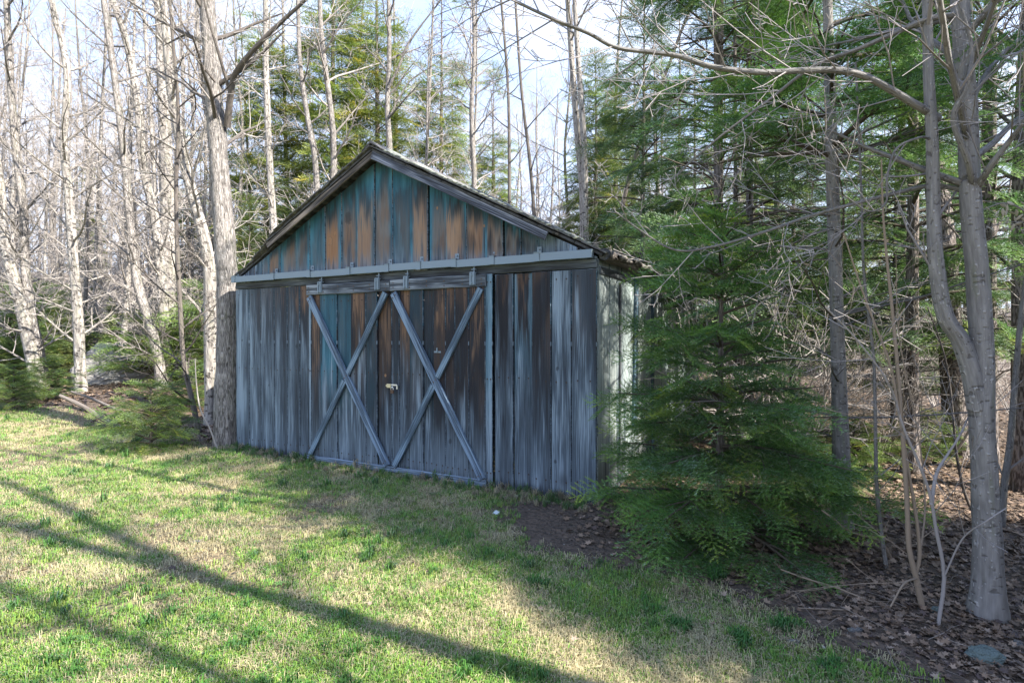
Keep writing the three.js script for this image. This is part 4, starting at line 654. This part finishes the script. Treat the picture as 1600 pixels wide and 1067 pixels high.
// ------------------------------------------------------------------ far wood: bare trunks and thickets, copied from a few
{
  const kinds = [], rr = rngOf(71);
  for (let k = 0; k < 4; k++) {
    const H = 11 + k * 1.3, pts = [V(0, 0, 0)]; for (let j = 1; j <= 5; j++) pts.push(V(pts[j - 1].x + (rr() - 0.5) * 0.5, j * H / 5, pts[j - 1].z + (rr() - 0.5) * 0.5));
    const root = hardwood('far_tree', '', '', pts, 0.07 + 0.02 * (k % 3), 0.02, k % 2 ? 'pale' : 'furrowed', 'pale', { seed: 700 + k, sides: 7, seg: 22, branches: 34, f0: 0.08, len: 2.0, flare: 0.2, grow: { levels: 3, kids: [8, 7, 6], thin: 0.004, woodAt: 1 } });
    scene.remove(root); kinds.push(root);
  }
  used.delete('far_tree');
  const AREA = [['left', -0.98, -0.5, 62, 'bare pale trunk in the far wood left of the shed', 'far bare trunks left of the shed'], ['behind', -0.5, 0.3, 48, 'bare pale trunk in the far wood behind the shed roof', 'far bare trunks behind the shed'], ['right', 0.28, 0.98, 22, 'bare grey trunk in the far wood behind the right-hand firs', 'far bare trunks behind the firs']];
  for (const [, a, b, n, label, group] of AREA) for (let k = 0; k < n; k++) {
    const d = 15.5 + Math.pow(rr(), 1.2) * 24, u = lerp(a, b, (k + rr()) / n), c = kinds[k % 4].clone(); c.name = numbered('far_tree');
    c.position.set(u * d, terrain(u * d, -d), -d); c.rotation.y = rr() * 6.28; c.scale.setScalar(lerp(0.8, 1.25, rr())); c.userData = { label: label.replace(/pale|grey/, k % 2 ? 'smooth whitish' : 'rough-barked grey') + (d > 27 ? ', farthest back' : d > 21 ? ', half way back' : ', nearest row'), category: 'tree', group }; scene.add(c);
  }
  // thickets: many thin arching stems from one root
  const shrubs = [];
  for (let k = 0; k < 3; k++) {
    const root = base('bare_shrub'), g = new Geo(), r = rngOf(90 + k);
    for (let s = 0; s < 11; s++) { const az = r() * 6.28; grow(g, g, V(Math.cos(az) * 0.1, -0.05, Math.sin(az) * 0.1), V(Math.cos(az) * 0.45, 1, Math.sin(az) * 0.45).normalize(), lerp(1.2, 2.6, r()), 0.009, 0, r, { ...HARD, rise: -0.015, thin: 0.0034, levels: 2, kids: [9, 7, 0], ref: [2, 1, 1] }); }
    part('stems', g.geo(), twigMat.pale, root); scene.remove(root); shrubs.push(root);
  }
  used.delete('bare_shrub');
  for (const [a, b, n, d0, d1, label, group] of [[-0.98, -0.52, 52, 14.2, 26, 'pale leafless thicket shrub in the wood left of the shed', 'leafless shrubs left of the shed'], [0.36, 0.96, 9, 6, 15, 'leafless thicket shrub in the shaded wood at the right', 'leafless shrubs in the wood at the right'], [-0.5, 0.2, 20, 15, 22, 'leafless shrub whose tips show over the shed roof', 'leafless shrubs behind the shed']])
    for (let k = 0; k < n; k++) { const d = lerp(d0, d1, rr()), u = lerp(a, b, (k + rr()) / n); if (u < -0.66 && u > -0.88 && d < 17) continue; const c = shrubs[k % 3].clone(); c.name = numbered('bare_shrub'); c.position.set(u * d, terrain(u * d, -d), -d); c.rotation.y = rr() * 6.28; c.scale.setScalar(lerp(0.8, 1.4, rr()) * (d > 14.5 && b < 0.5 && a > -0.6 ? 1.8 : 1)); c.userData = { label: label + (d > lerp(d0, d1, 0.5) ? ', farther back' : ', nearer row'), category: 'shrub', group }; scene.add(c); }
}

// ------------------------------------------------------------------ grass, fallen leaves, litter
const placer = new THREE.Matrix4(), pq = new THREE.Quaternion(), pe = new THREE.Euler(), ps = V();
function scatter(name, geo, material, list, label, category) {   // list of [x, y, z, rx, ry, rz, sx, sy, sz, r, g, b]
  const im = shade(new THREE.InstancedMesh(geo, material, list.length)), c = new THREE.Color(); im.name = numbered(name);
  list.forEach((a, k) => { placer.compose(V(a[0], a[1], a[2]), pq.setFromEuler(pe.set(a[3], a[4], a[5], 'YXZ')), ps.set(a[6], a[7], a[8])); im.setMatrixAt(k, placer); im.setColorAt(k, c.setRGB(a[9], a[10], a[11])); });
  tag(im, label, category, null, 'stuff'); scene.add(im); return im;
}
function bladeClump(rng, n, spread, h0, h1, w, flop) {
  const g = new Geo();
  for (let k = 0; k < n; k++) {
    const a = rng() * 6.28, r = Math.sqrt(rng()) * spread, x = Math.cos(a) * r, z = Math.sin(a) * r, h = lerp(h0, h1, rng()), b = rng() * 6.28, f = flop * lerp(0.3, 1, rng()), dx = Math.cos(b), dz = Math.sin(b), px = -dz * w, pz = dx * w;
    const m = V(x + dx * h * f * 0.45, h * (1 - f * 0.25), z + dz * h * f * 0.45), t = V(x + dx * h * f * 1.3, h * (1.15 - f), z + dz * h * f * 1.3), n1 = V(dx * -0.4, 1, dz * -0.4).normalize();
    g.tri(V(x - px, -0.004, z - pz), V(x + px, -0.004, z + pz), V(m.x + px * 0.8, m.y, m.z + pz * 0.8), n1); g.tri(V(x - px, -0.004, z - pz), V(m.x + px * 0.8, m.y, m.z + pz * 0.8), V(m.x - px * 0.8, m.y, m.z - pz * 0.8), n1); g.tri(V(m.x - px * 0.8, m.y, m.z - pz * 0.8), V(m.x + px * 0.8, m.y, m.z + pz * 0.8), t, n1);
  }
  return g.geo();
}
{
  const r = rngOf(2024), grassMat = leafMat(1, 1, 1, 0.35);
  const fresh = bladeClump(r, 20, 0.042, 0.012, 0.045, 0.0018, 0.6), dry = bladeClump(r, 18, 0.055, 0.012, 0.05, 0.0016, 0.95), long = bladeClump(r, 22, 0.03, 0.05, 0.12, 0.003, 0.6);
  const A = [], B = [], C = [];
  for (let k = 0; k < 92000; k++) {
    const d = 1.6 * Math.pow(13 / 1.6, r()), x = (r() * 2 - 1) * 1.15 * d, z = -d; if (x > 2.6) continue;
    const L = lawn(x, z); if (L < -0.35 || r() > ss(-0.45, 0.35, L) + 0.05) continue;
    { const lx = (x - shed.position.x) * 0.887 + (z - shed.position.z) * 0.462, lz = -(x - shed.position.x) * 0.462 + (z - shed.position.z) * 0.887; if (lx > -0.05 && lx < SW + 0.05 && lz < 0.1) continue; }
    const y = terrain(x, z), g = fbm(x * 1.6, z * 1.6, 3) * 0.6 + fbm(x * 5 + 9, z * 5, 3) * 0.4, bare = ss(0.60, 0.72, fbm(x * 0.9 + 3, z * 0.9 + 11, 3)) * ss(-0.3, 0.6, L);
    if (r() < bare * 0.75) continue;
    const s = lerp(0.7, 1.3, r()) * (0.85 + d * 0.05), v = lerp(0.7, 1.3, r());
    if (r() < ss(0.28, 0.60, g) * 0.64 + 0.20) A.push([x, y, z, (r() - 0.5) * 0.3, r() * 6.28, (r() - 0.5) * 0.3, s, s * lerp(0.5, 1.1, g), s, 0.19 * v * lerp(0.7, 1.3, r()), 0.325 * v, 0.055 * v]);
    else B.push([x, y, z, (r() - 0.5) * 0.3, r() * 6.28, (r() - 0.5) * 0.3, s * 1.1, s * 0.7, s * 1.1, 0.47 * v, 0.405 * v, 0.235 * v]);
    if (r() < 0.012 * ss(0.45, 0.6, g)) C.push([x, y, z, 0, r() * 6.28, 0, s, s * lerp(0.5, 0.9, r()), s, 0.07 * v, 0.19 * v, 0.03 * v]);
  }
  for (let k = 0; k < 420; k++) {                       // dry and green weeds along the foot of the shed
    const u = r() * 5.3, w = 0.03 + Math.pow(r(), 2) * 0.35, x = shed.position.x + 0.887 * u - 0.462 * w, z = shed.position.z + 0.462 * u + 0.887 * w, s = lerp(0.6, 1.3, r()) * (1 - w), v = lerp(0.7, 1.3, r()), g = r() < 0.45;
    C.push([x, terrain(x, z), z, (r() - 0.5) * 0.5, r() * 6.28, (r() - 0.5) * 0.5, s, s * lerp(0.5, 1.1, r()), s, ...(g ? [0.10 * v, 0.2 * v, 0.045 * v] : [0.38 * v, 0.32 * v, 0.2 * v])]);
  }
  scatter('grass', fresh, grassMat, A, 'short fresh green grass of the patchy lawn', 'grass');
  scatter('dry_grass', dry, grassMat, B, 'straw-coloured dead grass lying between the green of the lawn', 'grass');
  scatter('tall_grass', long, grassMat, C, 'taller green grass blades in little clumps over the lawn', 'grass');
  // tufts that stand out
  for (const [px, py, s, label] of [[1065, 990, 1.0, 'brightest green grass tuft, half in the sun near the dirt edge'], [1155, 1012, 1.1, 'dark green grass tuft in the shade right of the bright one'], [1235, 990, 1.1, 'pale green grass tuft at the edge of the leaf litter'], [1130, 905, 1.2, 'small green tuft in the shade before the bushy fir'], [835, 918, 1.1, 'grass tuft at the shadow edge before the right shed door'], [1300, 1050, 0.9, 'grass tuft at the bottom edge right of the lawn'], [210, 690, 1.2, 'green weedy tuft at the upper left of the lawn']]) {
    const p = groundAt(px, py), t = base('grass_tuft', p.x, p.y, p.z, r() * 6); tag(t, label, 'grass tuft'); const gm = leafMat(0.06, 0.18, 0.03, 0.35);
    for (let k = 0; k < 5; k++) { const m = part('blades', long, gm, t); m.position.set((r() - 0.5) * 0.12 * s, 0, (r() - 0.5) * 0.09 * s); m.rotation.y = r() * 6; m.scale.set(s * 0.9, s * 0.62, s * 0.9); }
  }
  // leafy weeds on the lawn
  const leafGeo = (() => { const g = new Geo(); for (let k = 0; k < 7; k++) { const a = k / 7 * 6.28, dx = Math.cos(a), dz = Math.sin(a), px = -dz * 0.012, pz = dx * 0.012, m = V(dx * 0.04, 0.022, dz * 0.04), t = V(dx * 0.085, 0.018, dz * 0.085); g.tri(V(0, 0, 0), V(m.x + px, m.y, m.z + pz), V(m.x - px, m.y, m.z - pz), UP); g.tri(V(m.x + px, m.y, m.z + pz), t, V(m.x - px, m.y, m.z - pz), UP); } return g.geo(); })();
  const W = []; for (let k = 0; k < 900; k++) { const d = 2 * Math.pow(5, r()), x = (r() * 2 - 1) * 1.05 * d; if (lawn(x, -d) < 0.15 || fbm(x * 0.7 + 20, d * 0.7, 2) < 0.5) continue; const s = lerp(0.22, 0.65, r() ** 1.5), v = lerp(0.7, 1.3, r()); W.push([x, terrain(x, -d) + 0.008, -d, 0, r() * 6.28, 0, s, s * 1.4, s, 0.10 * v, 0.22 * v, 0.05 * v]); }
  scatter('lawn_weeds', leafGeo, grassMat, W, 'small leafy weeds growing flat among the lawn grass', 'weeds');
  // fallen leaves: lobed, curled
  const lobe = (curl) => { const s = new THREE.Shape(), P = [[0, -0.5], [0.16, -0.22], [0.48, -0.26], [0.30, 0.02], [0.46, 0.30], [0.16, 0.22], [0, 0.55], [-0.16, 0.22], [-0.46, 0.30], [-0.30, 0.02], [-0.48, -0.26], [-0.16, -0.22]]; P.forEach(([x, y], i) => (i ? s.lineTo(x, y) : s.moveTo(x, y))); const g = new THREE.ShapeGeometry(s).rotateX(-Math.PI / 2), p = g.attributes.position; for (let i = 0; i < p.count; i++) p.setY(i, curl * (p.getX(i) ** 2 * 1.6 + p.getZ(i) ** 2) + 0.02 * Math.sin(i * 5)); g.computeVertexNormals(); return g; };
  const litterMat = mat({ roughness: 0.75 }), L1 = [], L2 = [];
  const tone = () => { const t = r(), v = lerp(0.55, 1.3, r()); return t < 0.5 ? [0.165 * v, 0.108 * v, 0.07 * v] : t < 0.78 ? [0.235 * v, 0.165 * v, 0.115 * v] : t < 0.93 ? [0.09 * v, 0.06 * v, 0.05 * v] : [0.27 * v, 0.2 * v, 0.15 * v]; };
  const put = (x, z, s0, k) => { const c = tone(), s = s0 * (z > -3.6 ? 0.72 : 1), a = [x, terrain(x, z) + 0.004 + r() * 0.02, z, (r() - 0.5) * 0.9, r() * 6.28, (r() - 0.5) * 0.9, s, s * lerp(0.5, 1.5, r()) * (r() < 0.3 ? -1 : 1), s, ...c]; (k ? L1 : L2).push(a); };
  for (let k = 0; k < 50000; k++) { const d = 2.0 * Math.pow(9, r()), u = lerp(-0.12, 1.3, r()), x = u * d; if ((d > 3.2 && d < 5.4 && r() > ss(0.2, 1.5, x)) || r() > ss(-0.2, -1.0, lawn(x, -d)) + (lawn(x, -d) < 0.1 ? 0.06 : 0)) continue; put(x, -d, lerp(0.028, 0.068, r()), r() < 0.5); }
  for (let k = 0; k < 20000; k++) { const d = lerp(8, 24, r()), x = lerp(-1.15, -0.3, r()) * d; if (r() > ss(0.1, -0.5, lawn(x, -d))) continue; put(x, -d, lerp(0.06, 0.11, r()), r() < 0.5); }
  for (let k = 0; k < 700; k++) { const d = 2.2 * Math.pow(4.5, r()), x = (r() * 2 - 1) * 1.05 * d; if (lawn(x, -d) < 0.1) continue; put(x, -d, lerp(0.025, 0.065, r()), r() < 0.5); }
  scatter('fallen_leaves', lobe(0.5), litterMat, L1, 'curled brown fallen leaves covering the wood floor', 'leaves');
  scatter('fallen_leaves', lobe(0.15), litterMat, L2, 'flat brown fallen leaves mixed through the litter and lawn', 'leaves');
  // crumbs of soil and pebbles along the bare strip
  const K = [], clod = new THREE.IcosahedronGeometry(1, 0); for (let k = 0; k < 5200; k++) { const d = 2.1 * Math.pow(3.2, r()), x = lerp(-0.1, 0.95, r()) * d, L = lawn(x, -d); if (L > 0.35 || L < -0.9) continue; const s = lerp(0.003, 0.012, r() * r() * r() + 0.1 * r()), v = lerp(0.5, 1.5, r()), st = r() < 0.06; K.push([x, terrain(x, -d) + s * 0.2, -d, r() * 3, r() * 6, r() * 3, s * 1.4, s, s, ...(st ? [0.28 * v, 0.26 * v, 0.24 * v] : [0.09 * v, 0.065 * v, 0.05 * v])]); }
  scatter('soil_crumbs', clod, litterMat, K, 'crumbs of dark soil and small pebbles along the bare strip beside the lawn', 'soil');
  // twigs lying about
  const tw = new Geo().tube([V(-0.5, 0, 0), V(-0.15, 0.02, 0.03), V(0.2, 0.01, -0.02), V(0.5, 0.03, 0.04)], [0.005, 0.0045, 0.0035, 0.002], 4).geo(), T = [];
  for (let k = 0; k < 420; k++) { const left = r() < 0.3, d = left ? lerp(8, 15, r()) : 2.4 * Math.pow(5, r()), x = (left ? lerp(-1, -0.4, r()) : lerp(0.25, 1.1, r())) * d; if (lawn(x, -d) > 0.1) continue; const s = lerp(0.12, 0.55, r() * r()), v = lerp(0.4, 1.2, r()); T.push([x, terrain(x, -d) + 0.02, -d, (r() - 0.5) * 0.3, r() * 6.28, (r() - 0.5) * 0.5, s, s, s, 0.24 * v, 0.2 * v, 0.17 * v]); }
  scatter('fallen_twigs', tw, litterMat, T, 'broken twigs lying over the leaf litter', 'twigs');
}
// ------------------------------------------------------------------ stones and single things on the ground
const stoneMat = mat({ roughness: 0.9, map: tex(256, 256, (x, y) => { const n = fbm(x * 12, y * 12, 4), l = ss(0.56, 0.66, fbm(x * 6 + 5, y * 6, 3)); return mix3(mix3([0.10, 0.095, 0.095], [0.35, 0.335, 0.32], n), [0.15, 0.17, 0.09], l * 0.7); }), bumpMap: tex(256, 256, (x, y) => fbm(x * 24, y * 24, 4), { srgb: false }), bumpScale: 0.02 });
const greenStone = mat({ roughness: 0.85, color: rgb(0.10, 0.13, 0.12), bumpMap: stoneMat.bumpMap, bumpScale: 0.01 });
function stone(name, label, p, sx, sy, sz, seed, m, detail = 4) {
  const g = new THREE.IcosahedronGeometry(1, detail), a = g.attributes.position, v = V();
  for (let i = 0; i < a.count; i++) { v.fromBufferAttribute(a, i); const k = 1 + 0.28 * vnoise.noise(v.x * 1.1 + seed, v.y * 1.1, v.z * 1.1) + 0.12 * vnoise.noise(v.x * 3 + seed, v.y * 3, v.z * 3) + 0.07 * vnoise.noise(v.x * 8, v.y * 8 + seed, v.z * 8) + 0.03 * vnoise.noise(v.x * 19, v.y * 19 + seed, v.z * 19); v.multiplyScalar(k); v.y = Math.max(v.y, -0.5); a.setXYZ(i, v.x * sx, v.y * sy, v.z * sz); }
  g.computeVertexNormals(); const s = top(name, g, m); s.position.copy(p); s.position.y += sy * 0.2; tag(s, label, name === 'boulder' ? 'boulder' : 'stone'); return s;
}
{
  const b = groundAt(158, 600); b.z -= 0.6; stone('boulder', 'large grey lichen-spotted boulder among the trunks at the left', b, 1.05, 0.8, 0.7, 4, stoneMat, 14);
  const b2 = groundAt(205, 598); b2.z -= 0.9; stone('boulder', 'second boulder, lower, right behind the large one', b2, 0.6, 0.4, 0.5, 9, stoneMat, 10);
  stone('stone', 'flat greenish stone half sunk in the dirt at the lower right corner', groundAt(1545, 1036), 0.085, 0.045, 0.06, 2, greenStone, 8);
  stone('stone', 'pale pebble at the right picture edge beside the greenish stone', groundAt(1596, 1012), 0.022, 0.018, 0.02, 3, stoneMat);
  stone('stone', 'small pale stone on the dirt below the tan shrub', groundAt(1340, 990), 0.04, 0.015, 0.02, 5, stoneMat);
  stone('stone', 'small whitish stone beside the pale grass tuft', groundAt(1242, 1007), 0.03, 0.014, 0.02, 6, stoneMat);
  stone('stone', 'bluish pebble in the leaves at the foot of the tan shrub', groundAt(1467, 960), 0.03, 0.025, 0.025, 7, greenStone);
  stone('stone', 'light stone in the sunny grass left of the doors', groundAt(305, 850), 0.055, 0.014, 0.03, 8, stoneMat);
  stone('stone', 'light stone in the sunny grass farther left', groundAt(142, 832), 0.05, 0.014, 0.03, 11, stoneMat);
  stone('stone', 'light stone in the grass before the left shed boards', groundAt(185, 848), 0.04, 0.012, 0.025, 12, stoneMat);
  const scrap = (label, px, py, s, seed) => { const g = new THREE.PlaneGeometry(1.5, 1, 9, 7).rotateX(-Math.PI / 2), a = g.attributes.position; for (let i = 0; i < a.count; i++) a.setXYZ(i, a.getX(i) + 0.15 * vnoise.noise(a.getX(i) * 4, seed, a.getZ(i) * 4), 0.2 + 0.45 * vnoise.noise(a.getX(i) * 3 + seed, 1, a.getZ(i) * 3), a.getZ(i) + 0.15 * vnoise.noise(a.getX(i) * 4, seed + 5, a.getZ(i) * 4)); g.computeVertexNormals(); const m = top('paper_scrap', g, leafMat(0.72, 0.75, 0.78, 0.2)); m.scale.setScalar(s); m.position.copy(groundAt(px, py)); m.position.y += 0.012; m.rotation.y = seed; tag(m, label, 'litter'); };
  scrap('crumpled white scrap lying on the shaded grass before the right shed boards', 775, 806, 0.052, 1.3); scrap('small white scrap lying at the foot of the left shed door', 583, 743, 0.045, 2.6);
  // dead stems and sticks that show singly
  const stick = (name, label, pts, r0, r1, m = twigMat.tan) => { const f = groundAt(...pts[0]), D = -f.z, q = smoothPath(pts.map(([x, y, dz], i) => (i ? at(x, y, D + (dz ?? 0)) : f).clone().sub(f)), 18), root = top(name, new Geo().tube(q, q.map((_, k) => lerp(r0, r1, k / 18)), 7, { rough: 0.1, freq: 6 }).geo(), m); root.position.copy(f); tag(root, label, 'stick'); };
  stick('dead_stem', 'tan dead stem slanting over the leaf litter below the bushy fir', [[1410, 942], [1370, 942], [1310, 920, 0.05], [1260, 905, 0.05], [1222, 891, 0.05]], 0.006, 0.004);
  stick('dead_stem', 'tan dead stem arching in front of the bare fir trunk', [[1400, 880], [1380, 849], [1330, 831, -0.05], [1300, 808, -0.1], [1286, 798, -0.1]], 0.007, 0.005);
  stick('dead_stem', 'thin pale stick lying along the dirt below the tan dead stem', [[1330, 958], [1300, 954], [1250, 952]], 0.006, 0.003);
  stick('dead_stem', 'thin leaning white stem at the foot of the shaggy tree', [[338, 702], [326, 668], [312, 640], [306, 600], [304, 560]], 0.014, 0.006, twigMat.pale);
  stick('fallen_branch', 'dark fallen branch along the bank at the left wood edge', [[192, 672], [160, 655], [130, 636], [92, 618]], 0.05, 0.03, barkMat.dark);
  stick('fallen_branch', 'dark root-like branch on the bank above the lawn', [[225, 662], [180, 640, 0.2], [140, 622, 0.4], [110, 612, 0.5]], 0.035, 0.02, barkMat.dark);
  stick('fallen_branch', 'pale dead branch leaning between the double maple and the bluish sapling', [[1465, 720], [1500, 700, -0.4], [1560, 594, -0.6], [1592, 575, -0.6]], 0.018, 0.01, twigMat.pale);
}
{ // road far left, pale gravel: a strip on the terrain
  const p = [], idx = []; for (let i = 0; i <= 20; i++) { const x = lerp(-60, -22, i / 20); for (const w of [0, 4]) { const z = -31 - w + i * 0.1; p.push(x, terrain(x, z) + 0.03, z); } if (i < 20) { const a = i * 2; idx.push(a, a + 2, a + 1, a + 1, a + 2, a + 3); } }
  const g = new THREE.BufferGeometry(); g.setAttribute('position', new THREE.Float32BufferAttribute(p, 3)); g.setIndex(idx); g.computeVertexNormals(); tag(top('road', g, mat({ color: rgb(0.38, 0.36, 0.34) })), null, null, null, 'structure');
}

renderer.render(scene, camera);
